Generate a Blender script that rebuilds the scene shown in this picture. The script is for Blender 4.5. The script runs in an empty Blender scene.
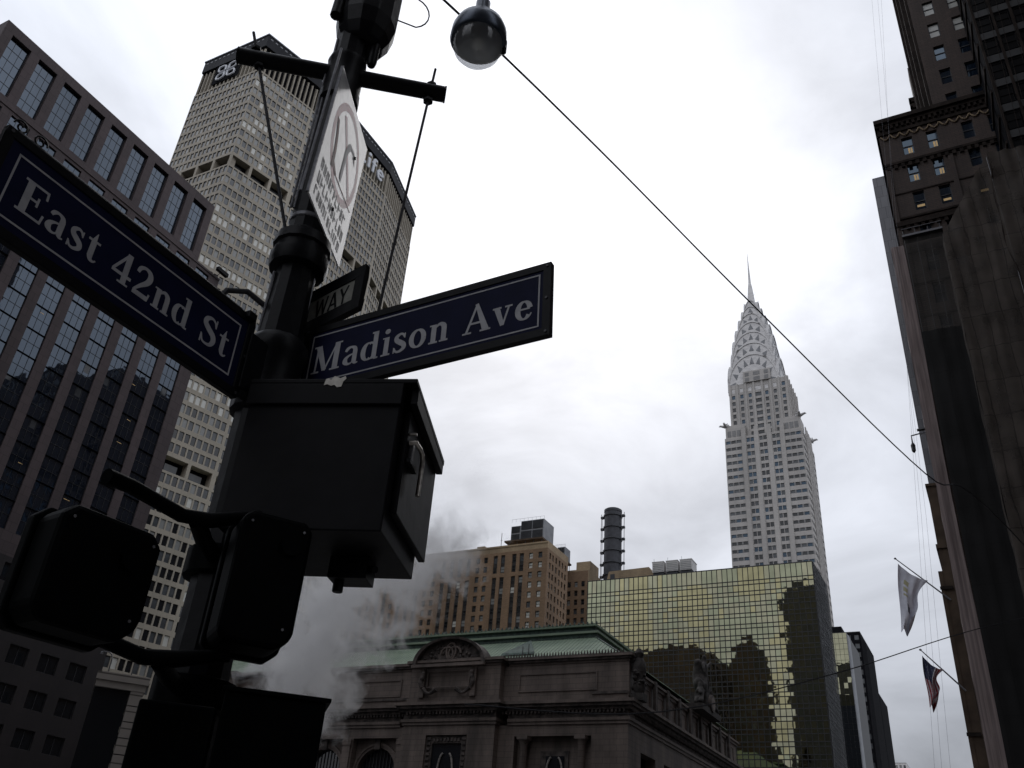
import bpy, bmesh, math, random
from mathutils import Vector, Matrix, noise
random.seed(7)
S = bpy.context.scene
COL = S.collection
V = Vector
UP = V((0, 0, 1))
PI = math.pi
# ------------------------------------------------------------------ camera
RX = V((0.4493179687903319, -0.8905836634027151, 0.07052730962060538))
RY = V((-0.48620474278508274, -0.1775420229750848, 0.8556189444905986))
RZ = V((-0.7494786928361692, -0.4187356786304624, -0.5127788221314071))
EYE = V((0, 0, 1.6))
FPX = 890.0
cam = bpy.data.objects.new('camera', bpy.data.cameras.new('camera'))
COL.objects.link(cam)
cam.matrix_world = Matrix(((RX.x, RY.x, RZ.x, EYE.x), (RX.y, RY.y, RZ.y, EYE.y), (RX.z, RY.z, RZ.z, EYE.z), (0, 0, 0, 1)))
cam.data.sensor_width = 36
cam.data.lens = FPX / 1024 * 36
cam.data.clip_start = 0.05
cam.data.clip_end = 6000
S.camera = cam


def size_in_view(p):
    d = p - EYE
    z = -d.dot(RZ)
    if z < 0.5:
        return 0, False
    u = 512 + FPX * d.dot(RX) / z
    v = 384 - FPX * d.dot(RY) / z
    return 1 / z, (-15 < u < 1039 and -15 < v < 783)


# ------------------------------------------------------------------ materials
def new_mat(name):
    m = bpy.data.materials.new(name)
    m.use_nodes = True
    nt = m.node_tree
    b = nt.nodes['Principled BSDF']
    return m, nt, b


def N(nt, t, **k):
    n = nt.nodes.new(t)
    for a, v in k.items():
        if a in n.inputs:
            n.inputs[a].default_value = v
        else:
            setattr(n, a, v)
    return n


def rough_mat(name, col, col2=None, rough=0.8, scale=1.0, bump=0.0, metal=0.0, spec=0.5, detail=6, stretch=(1, 1, 1)):
    """mottled material: two colours mixed by noise"""
    m, nt, b = new_mat(name)
    col2 = col2 or tuple(c * 0.7 for c in col)
    tc = N(nt, 'ShaderNodeTexCoord')
    mp = N(nt, 'ShaderNodeMapping')
    mp.inputs['Scale'].default_value = stretch
    nt.links.new(tc.outputs['Object'], mp.inputs[0])
    no = N(nt, 'ShaderNodeTexNoise')
    no.inputs['Scale'].default_value = scale
    no.inputs['Detail'].default_value = detail
    nt.links.new(mp.outputs[0], no.inputs['Vector'])
    rp = N(nt, 'ShaderNodeValToRGB')
    rp.color_ramp.elements[0].position = 0.35
    rp.color_ramp.elements[1].position = 0.68
    rp.color_ramp.elements[0].color = (*col2, 1)
    rp.color_ramp.elements[1].color = (*col, 1)
    nt.links.new(no.outputs['Fac'], rp.inputs[0])
    nt.links.new(rp.outputs[0], b.inputs['Base Color'])
    b.inputs['Roughness'].default_value = rough
    b.inputs['Metallic'].default_value = metal
    b.inputs['Specular IOR Level'].default_value = spec
    if bump:
        bp = N(nt, 'ShaderNodeBump')
        bp.inputs['Strength'].default_value = bump
        bp.inputs['Distance'].default_value = 0.02
        nt.links.new(no.outputs['Fac'], bp.inputs['Height'])
        nt.links.new(bp.outputs[0], b.inputs['Normal'])
    return m


def block_mat(name, col, col2, mortar, bw, bh, msize=0.03, rough=0.75, dirt=0.35, dscale=0.15, spec=0.5):
    """stone blocks or bricks on vertical walls, with broad weather streaks"""
    m, nt, b = new_mat(name)
    tc = N(nt, 'ShaderNodeTexCoord')
    sx = N(nt, 'ShaderNodeSeparateXYZ')
    nt.links.new(tc.outputs['Object'], sx.inputs[0])
    ad = N(nt, 'ShaderNodeMath', operation='ADD')
    nt.links.new(sx.outputs[0], ad.inputs[0])
    nt.links.new(sx.outputs[1], ad.inputs[1])
    cx = N(nt, 'ShaderNodeCombineXYZ')
    nt.links.new(ad.outputs[0], cx.inputs[0])
    nt.links.new(sx.outputs[2], cx.inputs[1])
    br = N(nt, 'ShaderNodeTexBrick')
    br.inputs['Color1'].default_value = (*col, 1)
    br.inputs['Color2'].default_value = (*col2, 1)
    br.inputs['Mortar'].default_value = (*mortar, 1)
    br.inputs['Scale'].default_value = 1
    br.inputs['Mortar Size'].default_value = msize
    br.inputs['Brick Width'].default_value = bw
    br.inputs['Row Height'].default_value = bh
    nt.links.new(cx.outputs[0], br.inputs['Vector'])
    mp = N(nt, 'ShaderNodeMapping')
    mp.inputs['Scale'].default_value = (1, 1, 0.22)
    nt.links.new(tc.outputs['Object'], mp.inputs[0])
    no = N(nt, 'ShaderNodeTexNoise')
    no.inputs['Scale'].default_value = dscale
    no.inputs['Detail'].default_value = 8
    no.inputs['Roughness'].default_value = 0.62
    nt.links.new(mp.outputs[0], no.inputs['Vector'])
    rp = N(nt, 'ShaderNodeMapRange')
    rp.inputs['From Min'].default_value = 0.32
    rp.inputs['From Max'].default_value = 0.68
    rp.inputs['To Min'].default_value = 1 - dirt
    rp.inputs['To Max'].default_value = 1.08
    nt.links.new(no.outputs['Fac'], rp.inputs[0])
    mx = N(nt, 'ShaderNodeVectorMath', operation='SCALE')
    nt.links.new(br.outputs['Color'], mx.inputs[0])
    nt.links.new(rp.outputs[0], mx.inputs['Scale'])
    nt.links.new(mx.outputs[0], b.inputs['Base Color'])
    b.inputs['Roughness'].default_value = rough
    b.inputs['Specular IOR Level'].default_value = spec
    return m


def glass_mat(name, col, rough=0.04, ior=1.55, metal=0.0, wav=0.0, wscale=1.0, var=0.0, tint=None):
    m, nt, b = new_mat(name)
    if tint:
        b.inputs['Specular Tint'].default_value = (*tint, 1)
    b.inputs['Base Color'].default_value = (*col, 1)
    b.inputs['Roughness'].default_value = rough
    b.inputs['IOR'].default_value = ior
    b.inputs['Metallic'].default_value = metal
    tc = N(nt, 'ShaderNodeTexCoord')
    if wav:
        no = N(nt, 'ShaderNodeTexNoise')
        no.inputs['Scale'].default_value = wscale
        no.inputs['Detail'].default_value = 1
        nt.links.new(tc.outputs['Object'], no.inputs['Vector'])
        bp = N(nt, 'ShaderNodeBump')
        bp.inputs['Strength'].default_value = 1.0
        bp.inputs['Distance'].default_value = wav
        nt.links.new(no.outputs['Fac'], bp.inputs['Height'])
        nt.links.new(bp.outputs[0], b.inputs['Normal'])
    if var:
        n2 = N(nt, 'ShaderNodeTexNoise')
        n2.inputs['Scale'].default_value = 0.35
        n2.inputs['Detail'].default_value = 3
        nt.links.new(tc.outputs['Object'], n2.inputs['Vector'])
        mr = N(nt, 'ShaderNodeMapRange')
        mr.inputs['From Min'].default_value = 0.3
        mr.inputs['From Max'].default_value = 0.7
        mr.inputs['To Min'].default_value = 1 - var
        mr.inputs['To Max'].default_value = 1 + var
        nt.links.new(n2.outputs['Fac'], mr.inputs[0])
        vm = N(nt, 'ShaderNodeVectorMath', operation='SCALE')
        vm.inputs[0].default_value = col
        nt.links.new(mr.outputs[0], vm.inputs['Scale'])
        nt.links.new(vm.outputs[0], b.inputs['Base Color'])
    return m


M = {}
M['black'] = rough_mat('black_paint', (0.0050, 0.0052, 0.0065), (0.003, 0.0032, 0.004), rough=0.42, scale=14, bump=0.15, spec=0.10)
M['cab'] = rough_mat('cabinet_paint', (0.0050, 0.0048, 0.0062), (0.003, 0.003, 0.0038), rough=0.5, scale=9, bump=0.1, spec=0.10)
M['black2'] = rough_mat('housing_paint', (0.0012, 0.0017, 0.0020), (0.0007, 0.0009, 0.0011), rough=0.55, scale=9, bump=0.1, spec=0.03)
M['steel'] = rough_mat('worn_steel', (0.55, 0.52, 0.47), (0.25, 0.23, 0.21), rough=0.35, scale=30, metal=0.8)
M['galv'] = rough_mat('galvanised', (0.16, 0.16, 0.17), (0.09, 0.09, 0.10), rough=0.45, scale=30, metal=0.6)
M['galvdark'] = rough_mat('dull_bolt', (0.05, 0.05, 0.055), (0.03, 0.03, 0.033), rough=0.5, scale=30, metal=0.4)
M['signblue'] = rough_mat('sign_blue', (0.0070, 0.0088, 0.034), (0.005, 0.0065, 0.025), rough=0.5, scale=8, spec=0.06)
M['signwhite'] = rough_mat('sign_white', (0.42, 0.42, 0.435), (0.34, 0.34, 0.36), rough=0.6, scale=20, spec=0.1)
M['waywhite'] = rough_mat('way_panel', (0.30, 0.30, 0.27), (0.22, 0.22, 0.20), rough=0.6, scale=20, spec=0.1)
M['paper'] = rough_mat('torn_sticker', (0.7, 0.68, 0.62), (0.5, 0.47, 0.42), rough=0.8, scale=30)
M['granite'] = block_mat('pink_granite', (0.110, 0.083, 0.085), (0.092, 0.070, 0.073), (0.06, 0.044, 0.046), 1.55, 1.33, 0.035, dirt=0.25)
M['graniteshade'] = block_mat('granite_painted_shade', (0.030, 0.023, 0.024), (0.024, 0.019, 0.020), (0.02, 0.016, 0.016), 1.55, 1.33, 0.035, dirt=0.4, rough=0.5)  # street canyon shade put into the granite colour of the lowest storeys
M['met'] = block_mat('precast_concrete', (0.405, 0.362, 0.295), (0.37, 0.333, 0.272), (0.29, 0.265, 0.22), 1.75, 1.87, 0.03, dirt=0.22, dscale=0.06)
M['metdark'] = rough_mat('louvre_dark', (0.012, 0.0125, 0.015), (0.007, 0.007, 0.009), rough=0.9, scale=0.5, spec=0.05)
M['metcap'] = rough_mat('roof_cap', (0.022, 0.023, 0.028), (0.015, 0.016, 0.02), rough=0.7, scale=0.3, spec=0.2)
M['lettering'] = rough_mat('letter_white', (0.72, 0.74, 0.78), (0.6, 0.62, 0.66), rough=0.5, scale=1)
M['chr'] = block_mat('white_brick', (0.50, 0.475, 0.45), (0.46, 0.44, 0.42), (0.38, 0.365, 0.35), 3.2, 1.2, 0.03, dirt=0.2, dscale=0.1)
M['chrdark'] = rough_mat('grey_brick', (0.27, 0.265, 0.265), (0.20, 0.20, 0.20), scale=0.6)
M['chrsteel'] = rough_mat('crown_steel', (0.56, 0.55, 0.54), (0.42, 0.41, 0.41), rough=0.5, scale=0.35, metal=0.5, stretch=(1, 1, 3))
M['chrtri'] = rough_mat('crown_window', (0.23, 0.235, 0.25), (0.15, 0.155, 0.165), rough=0.3, scale=0.5)
M['brown'] = block_mat('brown_brick', (0.29, 0.185, 0.108), (0.235, 0.148, 0.086), (0.17, 0.115, 0.075), 1.0, 0.33, 0.03, dirt=0.35, dscale=0.12)
M['tan'] = block_mat('tan_brick', (0.42, 0.31, 0.19), (0.36, 0.265, 0.165), (0.26, 0.2, 0.14), 1.2, 0.5, 0.03, dirt=0.35, dscale=0.2)
M['spandrel'] = rough_mat('dark_spandrel', (0.035, 0.03, 0.028), (0.02, 0.018, 0.017), rough=0.6, scale=0.7)
M['gc'] = block_mat('limestone', (0.172, 0.135, 0.114), (0.148, 0.117, 0.100), (0.078, 0.062, 0.054), 2.4, 0.92, 0.03, dirt=0.62, dscale=0.3)
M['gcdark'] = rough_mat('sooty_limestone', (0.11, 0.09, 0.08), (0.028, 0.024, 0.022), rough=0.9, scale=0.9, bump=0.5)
M['copper'] = rough_mat('copper_roof', (0.205, 0.262, 0.185), (0.135, 0.18, 0.13), rough=0.7, scale=0.5, stretch=(1, 0.3, 1))
M['coppertrim'] = rough_mat('copper_trim', (0.055, 0.095, 0.075), (0.018, 0.03, 0.026), rough=0.7, scale=1.3)
M['dkbrick'] = block_mat('dark_brick', (0.095, 0.062, 0.049), (0.072, 0.048, 0.039), (0.036, 0.028, 0.025), 0.9, 0.3, 0.03, dirt=0.45, dscale=0.3)
M['dkstone'] = rough_mat('dark_stone', (0.05, 0.039, 0.034), (0.024, 0.020, 0.018), rough=0.9, scale=0.8, spec=0.1)
M['oldstone'] = rough_mat('old_stone', (0.12, 0.088, 0.064), (0.07, 0.052, 0.04), rough=0.9, scale=0.5, spec=0.2)
M['slab'] = block_mat('grey_panel', (0.15, 0.15, 0.16), (0.125, 0.125, 0.135), (0.07, 0.07, 0.075), 1.8, 3.8, 0.06, dirt=0.2)
M['paleconc'] = block_mat('pale_concrete', (0.34, 0.31, 0.28), (0.30, 0.27, 0.245), (0.1, 0.09, 0.08), 1.8, 0.95, 0.04, dirt=0.3)
M['stack'] = rough_mat('stack_wrap', (0.055, 0.058, 0.07), (0.03, 0.032, 0.04), rough=0.6, scale=0.7)
M['louvre'] = rough_mat('cooling_louvre', (0.055, 0.06, 0.07), (0.03, 0.033, 0.04), rough=0.6, scale=0.5)
M['greymetal'] = rough_mat('grey_metal', (0.30, 0.31, 0.33), (0.22, 0.23, 0.25), rough=0.6, scale=0.4)
M['whitemetal'] = rough_mat('white_metal', (0.72, 0.70, 0.69), (0.58, 0.57, 0.56), rough=0.6, scale=0.4)
M['roofing'] = rough_mat('roofing', (0.10, 0.10, 0.10), (0.06, 0.06, 0.06), scale=0.3)
M['asphalt'] = rough_mat('asphalt', (0.055, 0.055, 0.055), (0.04, 0.04, 0.042), rough=0.9, scale=3, bump=0.3)
M['paving'] = block_mat('paving', (0.26, 0.25, 0.24), (0.23, 0.22, 0.21), (0.12, 0.12, 0.12), 1.5, 1.5, 0.02)
M['kerb'] = rough_mat('kerb_stone', (0.30, 0.29, 0.27), (0.2, 0.2, 0.19), scale=4)
M['paint'] = rough_mat('road_paint', (0.75, 0.75, 0.72), (0.5, 0.5, 0.48), scale=8)
M['reflector'] = rough_mat('lamp_reflector', (0.62, 0.62, 0.58), (0.5, 0.5, 0.46), rough=0.4, scale=12)
M['hood'] = rough_mat('lamp_hood', (0.10, 0.12, 0.15), (0.05, 0.06, 0.08), rough=0.32, scale=6, metal=0.6, spec=0.4)
M['wire'] = rough_mat('cable_black', (0.02, 0.02, 0.025), (0.015, 0.015, 0.018), scale=3)
M['statue'] = rough_mat('weathered_statue', (0.052, 0.045, 0.041), (0.014, 0.012, 0.011), rough=0.9, scale=1.3, bump=0.8)
# glass
M['g_dark'] = glass_mat('glass_dark', (0.012, 0.014, 0.017), ior=1.6)
M['g_mid'] = glass_mat('glass_mid', (0.085, 0.092, 0.10), ior=1.5, var=0.3)
M['g_blind'] = glass_mat('glass_with_blind', (0.25, 0.255, 0.25), rough=0.15, ior=1.5)
M['g_bright'] = glass_mat('glass_pale_blind', (0.62, 0.62, 0.58), rough=0.2, ior=1.5)
M['g_black'] = glass_mat('glass_black', (0.004, 0.004, 0.005), rough=0.35, ior=1.2)
M['g_curtain'] = glass_mat('glass_left_tower', (0.012, 0.016, 0.026), rough=0.02, ior=1.95, wav=0.012, wscale=0.5, tint=(0.68, 0.82, 1.0))
M['g_gold'] = glass_mat('gold_mirror', (0.34, 0.33, 0.225), rough=0.015, metal=1.0, wav=0.004, wscale=0.55, var=0.12)
M['g_gold2'] = glass_mat('gold_mirror_green', (0.31, 0.32, 0.215), rough=0.02, metal=1.0, wav=0.005, wscale=0.5, var=0.12)
M['g_gold3'] = glass_mat('gold_mirror_warm', (0.37, 0.34, 0.195), rough=0.02, metal=1.0, wav=0.005, wscale=0.6, var=0.12)
M['g_pale'] = glass_mat('pale_mirror', (0.15, 0.16, 0.17), rough=0.2, metal=0.6)
M['g_sky'] = glass_mat('sash_glass', (0.012, 0.02, 0.035), rough=0.03, ior=1.8, tint=(0.6, 0.8, 1.0))
M['mull'] = rough_mat('mullion_dark', (0.025, 0.026, 0.028), (0.015, 0.016, 0.018), rough=0.5, scale=1)
M['frame'] = rough_mat('window_frame', (0.05, 0.05, 0.055), (0.03, 0.03, 0.034), rough=0.6, scale=2)


def emis(name, col, st):
    m, nt, b = new_mat(name)
    b.inputs['Base Color'].default_value = (*col, 1)
    b.inputs['Emission Color'].default_value = (*col, 1)
    b.inputs['Emission Strength'].default_value = st
    return m


M['lit'] = emis('lit_interior', (0.8, 0.55, 0.25), 0.13)


def net_mat(name, col, alpha, sc=1.0):
    """debris netting: woven cloth with darker seams, part see-through"""
    m, nt, b = new_mat(name)
    tc = N(nt, 'ShaderNodeTexCoord')
    sx = N(nt, 'ShaderNodeSeparateXYZ')
    nt.links.new(tc.outputs['Object'], sx.inputs[0])
    ad = N(nt, 'ShaderNodeMath', operation='ADD')
    nt.links.new(sx.outputs[0], ad.inputs[0])
    nt.links.new(sx.outputs[1], ad.inputs[1])
    cx = N(nt, 'ShaderNodeCombineXYZ')
    nt.links.new(ad.outputs[0], cx.inputs[0])
    nt.links.new(sx.outputs[2], cx.inputs[1])
    br = N(nt, 'ShaderNodeTexBrick')
    br.offset = 0
    br.inputs['Color1'].default_value = (*col, 1)
    br.inputs['Color2'].default_value = (*[c * 0.8 for c in col], 1)
    br.inputs['Mortar'].default_value = (*[c * 0.45 for c in col], 1)
    br.inputs['Scale'].default_value = 1
    br.inputs['Mortar Size'].default_value = 0.05
    br.inputs['Brick Width'].default_value = 1.6 * sc
    br.inputs['Row Height'].default_value = 4.2 * sc
    nt.links.new(cx.outputs[0], br.inputs['Vector'])
    no = N(nt, 'ShaderNodeTexNoise')
    no.inputs['Scale'].default_value = 0.35
    no.inputs['Detail'].default_value = 8
    nt.links.new(tc.outputs['Object'], no.inputs['Vector'])
    mr = N(nt, 'ShaderNodeMapRange')
    mr.inputs['From Min'].default_value = 0.3
    mr.inputs['From Max'].default_value = 0.7
    mr.inputs['To Min'].default_value = 0.55
    mr.inputs['To Max'].default_value = 1.15
    nt.links.new(no.outputs['Fac'], mr.inputs[0])
    vm = N(nt, 'ShaderNodeVectorMath', operation='SCALE')
    nt.links.new(br.outputs['Color'], vm.inputs[0])
    nt.links.new(mr.outputs[0], vm.inputs['Scale'])
    nt.links.new(vm.outputs[0], b.inputs['Base Color'])
    b.inputs['Roughness'].default_value = 0.9
    b.inputs['Alpha'].default_value = alpha
    return m


M['net'] = net_mat('debris_net', (0.112, 0.093, 0.079), 0.80)
M['netblack'] = net_mat('debris_net_dark', (0.010, 0.0095, 0.0095), 0.98)
M['netsheer'] = net_mat('debris_net_sheer', (0.085, 0.078, 0.072), 0.55)
M['nettan'] = rough_mat('debris_net_tan', (0.36, 0.29, 0.275), (0.19, 0.15, 0.145), rough=0.9, scale=1.6, stretch=(3, 3, 0.03), detail=4)
M['rope'] = rough_mat('hoist_rope', (0.42, 0.42, 0.45), (0.3, 0.3, 0.33), scale=3)


# ------------------------------------------------------------------ mesh builder
class MB:
    def __init__(self):
        self.v, self.f, self.m, self.mats = [], [], [], []

    def mi(self, mat):
        m = M[mat] if isinstance(mat, str) else mat
        if m not in self.mats:
            self.mats.append(m)
        return self.mats.index(m)

    def face(self, pts, mat):
        i = len(self.v)
        self.v += [V(p) for p in pts]
        self.f.append(tuple(range(i, i + len(pts))))
        self.m.append(self.mi(mat))

    def hexa(self, p, mat):
        """p: 8 points, bottom ring 0-3, top ring 4-7"""
        i = len(self.v)
        self.v += [V(q) for q in p]
        k = self.mi(mat)
        for q in ((3, 2, 1, 0), (4, 5, 6, 7), (0, 1, 5, 4), (1, 2, 6, 5), (2, 3, 7, 6), (3, 0, 4, 7)):
            self.f.append(tuple(i + j for j in q))
            self.m.append(k)

    def box(self, x0, x1, y0, y1, z0, z1, mat):
        self.hexa([(x0, y0, z0), (x1, y0, z0), (x1, y1, z0), (x0, y1, z0), (x0, y0, z1), (x1, y0, z1), (x1, y1, z1), (x0, y1, z1)], mat)

    def fbox(self, F, u0, u1, z0, z1, d0, d1, mat):
        """box in a facade frame"""
        self.hexa([F(u0, z0, d1), F(u1, z0, d1), F(u1, z0, d0), F(u0, z0, d0), F(u0, z1, d1), F(u1, z1, d1), F(u1, z1, d0), F(u0, z1, d0)], mat)

    def prism(self, poly, z0, z1, mat, capmat=None):
        n = len(poly)
        i = len(self.v)
        self.v += [V((p[0], p[1], z0)) for p in poly] + [V((p[0], p[1], z1)) for p in poly]
        k = self.mi(mat)
        for j in range(n):
            self.f.append((i + j, i + (j + 1) % n, i + n + (j + 1) % n, i + n + j))
            self.m.append(k)
        k2 = self.mi(capmat or mat)
        self.f.append(tuple(i + n + j for j in range(n)))
        self.m.append(k2)
        self.f.append(tuple(i + n - 1 - j for j in range(n)))
        self.m.append(k)

    def extr(self, pts, off, mat):
        """closed polygon pts (3D) extruded by vector off"""
        n = len(pts)
        i = len(self.v)
        off = V(off)
        self.v += [V(p) for p in pts] + [V(p) + off for p in pts]
        k = self.mi(mat)
        for j in range(n):
            self.f.append((i + j, i + (j + 1) % n, i + n + (j + 1) % n, i + n + j))
            self.m.append(k)
        self.f.append(tuple(i + j for j in range(n)))
        self.m.append(k)
        self.f.append(tuple(i + n + n - 1 - j for j in range(n)))
        self.m.append(k)

    def tube(self, path, r, mat, n=8, cap=True):
        path = [V(p) for p in path]
        rs = r if isinstance(r, (list, tuple)) else [r] * len(path)
        k = self.mi(mat)
        rings = []
        pu = None
        for j, p in enumerate(path):
            t = (path[min(j + 1, len(path) - 1)] - path[max(j - 1, 0)]).normalized()
            if pu is None:
                a = UP if abs(t.z) < 0.9 else V((1, 0, 0))
                u = t.cross(a).normalized()
            else:
                u = (pu - t * pu.dot(t)).normalized()
            pu = u
            w = t.cross(u)
            i = len(self.v)
            self.v += [p + (u * math.cos(2 * PI * q / n) + w * math.sin(2 * PI * q / n)) * rs[j] for q in range(n)]
            rings.append(i)
        for a, b in zip(rings, rings[1:]):
            for q in range(n):
                self.f.append((a + q, a + (q + 1) % n, b + (q + 1) % n, b + q))
                self.m.append(k)
        if cap:
            self.f.append(tuple(rings[0] + q for q in range(n)))
            self.m.append(k)
            self.f.append(tuple(rings[-1] + n - 1 - q for q in range(n)))
            self.m.append(k)

    def lathe(self, c, prof, mat, n=24):
        """prof: list of (radius, z); c: centre (x,y,z0)"""
        self.tube([(c[0], c[1], c[2] + z) for r, z in prof], [max(r, 0.001) for r, z in prof], mat, n)

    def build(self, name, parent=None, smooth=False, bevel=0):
        me = bpy.data.meshes.new(name)
        o = bpy.data.objects.new(name, me)
        off = V((0, 0, 0))
        if parent is not None:
            p = parent
            while p is not None:
                off += p.location
                p = p.parent
        me.from_pydata([v - off for v in self.v], [], self.f)
        for m in self.mats:
            me.materials.append(m)
        me.polygons.foreach_set('material_index', self.m)
        if smooth:
            me.polygons.foreach_set('use_smooth', [True] * len(me.polygons))
        bm = bmesh.new()
        bm.from_mesh(me)
        if smooth or bevel:
            bmesh.ops.remove_doubles(bm, verts=bm.verts, dist=1e-5)
        bmesh.ops.recalc_face_normals(bm, faces=bm.faces)
        bm.to_mesh(me)
        bm.free()
        me.update()
        COL.objects.link(o)
        o.parent = parent
        if smooth:
            try:
                me.set_sharp_from_angle(angle=math.radians(38))
            except Exception:
                pass
        if bevel:
            b = o.modifiers.new('bevel', 'BEVEL')
            b.width = bevel
            b.segments = 2
            b.limit_method = 'ANGLE'
        return o


def thing(name, label, cat, loc, group=None):
    o = bpy.data.objects.new(name, None)
    COL.objects.link(o)
    o.empty_display_size = 0.5
    o.location = loc
    o['label'] = label
    o['category'] = cat
    if group:
        o['group'] = group
    return o


def tag(o, label, cat, group=None):
    o['label'] = label
    o['category'] = cat
    if group:
        o['group'] = group
    return o


def struct(o):
    o['kind'] = 'structure'
    return o


def recentre(o):
    """put the origin of a one-mesh thing at the bottom centre of its box"""
    vs = o.data.vertices
    c = V(((min(v.co.x for v in vs) + max(v.co.x for v in vs)) / 2, (min(v.co.y for v in vs) + max(v.co.y for v in vs)) / 2, min(v.co.z for v in vs)))
    o.data.transform(Matrix.Translation(-c))
    o.location = c
    return o


def FR(o, u, n):
    """facade frame: origin o, horizontal unit u, outward normal n"""
    o, u, n = V(o), V(u).normalized(), V(n).normalized()

    def f(a, z, d=0.0):
        return V((o.x, o.y, 0)) + u * a + n * d + UP * z
    f.u, f.n = u, n
    return f


def facade(B, F, W, z0, z1, wins, depth, mat, revmat=None):
    """wall sheet with real recessed openings. wins: (u0,u1,z0,z1)"""
    us = sorted(set([0, W] + [round(w[0], 4) for w in wins] + [round(w[1], 4) for w in wins]))
    zs = sorted(set([z0, z1] + [round(w[2], 4) for w in wins] + [round(w[3], 4) for w in wins]))
    ui = {u: i for i, u in enumerate(us)}
    zi = {z: i for i, z in enumerate(zs)}
    hole = set()
    for w in wins:
        for a in range(ui[round(w[0], 4)], ui[round(w[1], 4)]):
            for b in range(zi[round(w[2], 4)], zi[round(w[3], 4)]):
                hole.add((a, b))
    for b in range(len(zs) - 1):
        a = 0
        while a < len(us) - 1:
            if (a, b) in hole:
                a += 1
                continue
            c = a
            while c < len(us) - 1 and (c, b) not in hole:
                c += 1
            B.face([F(us[a], zs[b]), F(us[c], zs[b]), F(us[c], zs[b + 1]), F(us[a], zs[b + 1])], mat)
            a = c
    rm = revmat or mat
    for u0, u1, a, b in wins:
        B.face([F(u0, a), F(u0, a, -depth), F(u0, b, -depth), F(u0, b)], rm)
        B.face([F(u1, a), F(u1, a, -depth), F(u1, b, -depth), F(u1, b)], rm)
        B.face([F(u0, a), F(u1, a), F(u1, a, -depth), F(u0, a, -depth)], rm)
        B.face([F(u0, b), F(u1, b), F(u1, b, -depth), F(u0, b, -depth)], rm)


def win_mesh(B, F, w, depth, glass, nx=1, nz=1, bar=0.06, fr='frame', back=0.02, extra=None):
    u0, u1, a, b = w
    e = 0.004
    g = 0.03
    B.face([F(u0 + e, a + e, -depth + back), F(u1 - e, a + e, -depth + back), F(u1 - e, b - e, -depth + back), F(u0 + e, b - e, -depth + back)], glass)
    if extra:
        extra(B, F, w, depth)
    if bar <= 0:
        return
    d0, d1 = -depth + back + 0.003, -depth + back + 0.003 + bar
    # perimeter and bars, butted
    B.fbox(F, u0 + e, u0 + e + bar, a + e, b - e, d0, d1, fr)
    B.fbox(F, u1 - e - bar, u1 - e, a + e, b - e, d0, d1, fr)
    x0, x1 = u0 + e + bar + 0.002, u1 - e - bar - 0.002
    for k in range(nz + 1):
        zc = a + e + bar / 2 + (b - a - 2 * e - bar) * k / nz
        B.fbox(F, x0, x1, zc - bar / 2, zc + bar / 2, d0, d1 - 0.003, fr)
    for k in range(1, nx):
        xc = u0 + (u1 - u0) * k / nx
        B.fbox(F, xc - bar / 2, xc + bar / 2, a + e, b - e, d0 + 0.002, d1 - 0.006, fr)


def pick(weights):
    r = random.random() * sum(w for _, w in weights)
    for k, w in weights:
        r -= w
        if r <= 0:
            return k
    return weights[-1][0]


def windows(root, jobs, name='window', cap=100):
    """jobs: list of (centre, area, fn(B)). The largest in view become parts of their own, the rest one part"""
    def key(j):
        s, ins = size_in_view(j[0])
        return (1 if ins else 0, j[1] * s * s)
    jobs = sorted(jobs, key=key, reverse=True)
    for c, a, fn in jobs[:cap]:
        B = MB()
        fn(B)
        B.build(name, root)
    rest = jobs[cap:]
    if rest:
        B = MB()
        for c, a, fn in rest:
            fn(B)
        o = B.build(name, root)
        if len(rest) > 1:
            o['kind'] = 'stuff'


def wjob(F, w, depth, glass, **k):
    c = F((w[0] + w[1]) / 2, (w[2] + w[3]) / 2)
    return (c, (w[1] - w[0]) * (w[3] - w[2]), lambda B: win_mesh(B, F, w, depth, glass, **k))


def frame3(o, azd):
    a = math.radians(azd)
    u = V((math.cos(a), math.sin(a), 0))       # along the front, to image right
    w = V((-math.sin(a), math.cos(a), 0))      # away from the camera
    o = V(o)
    return lambda x, y, z: V((o.x, o.y, 0)) + u * x + w * y + UP * z


def f3box(B, F, x0, x1, y0, y1, z0, z1, m):
    B.hexa([F(x0, y0, z0), F(x1, y0, z0), F(x1, y1, z0), F(x0, y1, z0), F(x0, y0, z1), F(x1, y0, z1), F(x1, y1, z1), F(x0, y1, z1)], m)


# ================================================================== ground, roads
g = MB()
g.box(-1500, 2500, -1500, 2500, -0.6, -0.02, 'asphalt')
struct(g.build('ground'))
g = MB()
g.box(-400, 900, 6.0, 24.5, -0.02, 0.004, 'asphalt')
struct(g.build('road'))
g = MB()
g.box(-16.5, 2.2 - 12, -300, 6.0 - 0.01, -0.02, 0.004, 'asphalt')
g.box(-16.5, 2.2 - 12, 24.51, 300, -0.02, 0.004, 'asphalt')
struct(g.build('side_road'))
g = MB()
for (a, b, c, d) in ((-9.6, 900, -3, 5.8), (-9.6, 900, 24.7, 33), (-400, -16.7, -3, 5.8), (-400, -16.7, 24.7, 33)):
    g.box(a, b, c, d, -0.02, 0.14, 'paving')
struct(g.build('pavement'))
g = MB()
for y0, y1 in ((5.8, 6.0), (24.5, 24.7)):
    g.box(-9.6, 900, y0, y1, -0.02, 0.143, 'kerb')
    g.box(-400, -16.7, y0, y1, -0.02, 0.143, 'kerb')
struct(g.build('kerb'))
g = MB()
for k in range(60):
    g.box(-5 + k * 9, -1 + k * 9, 15.2, 15.32, 0.004, 0.008, 'paint')
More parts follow.
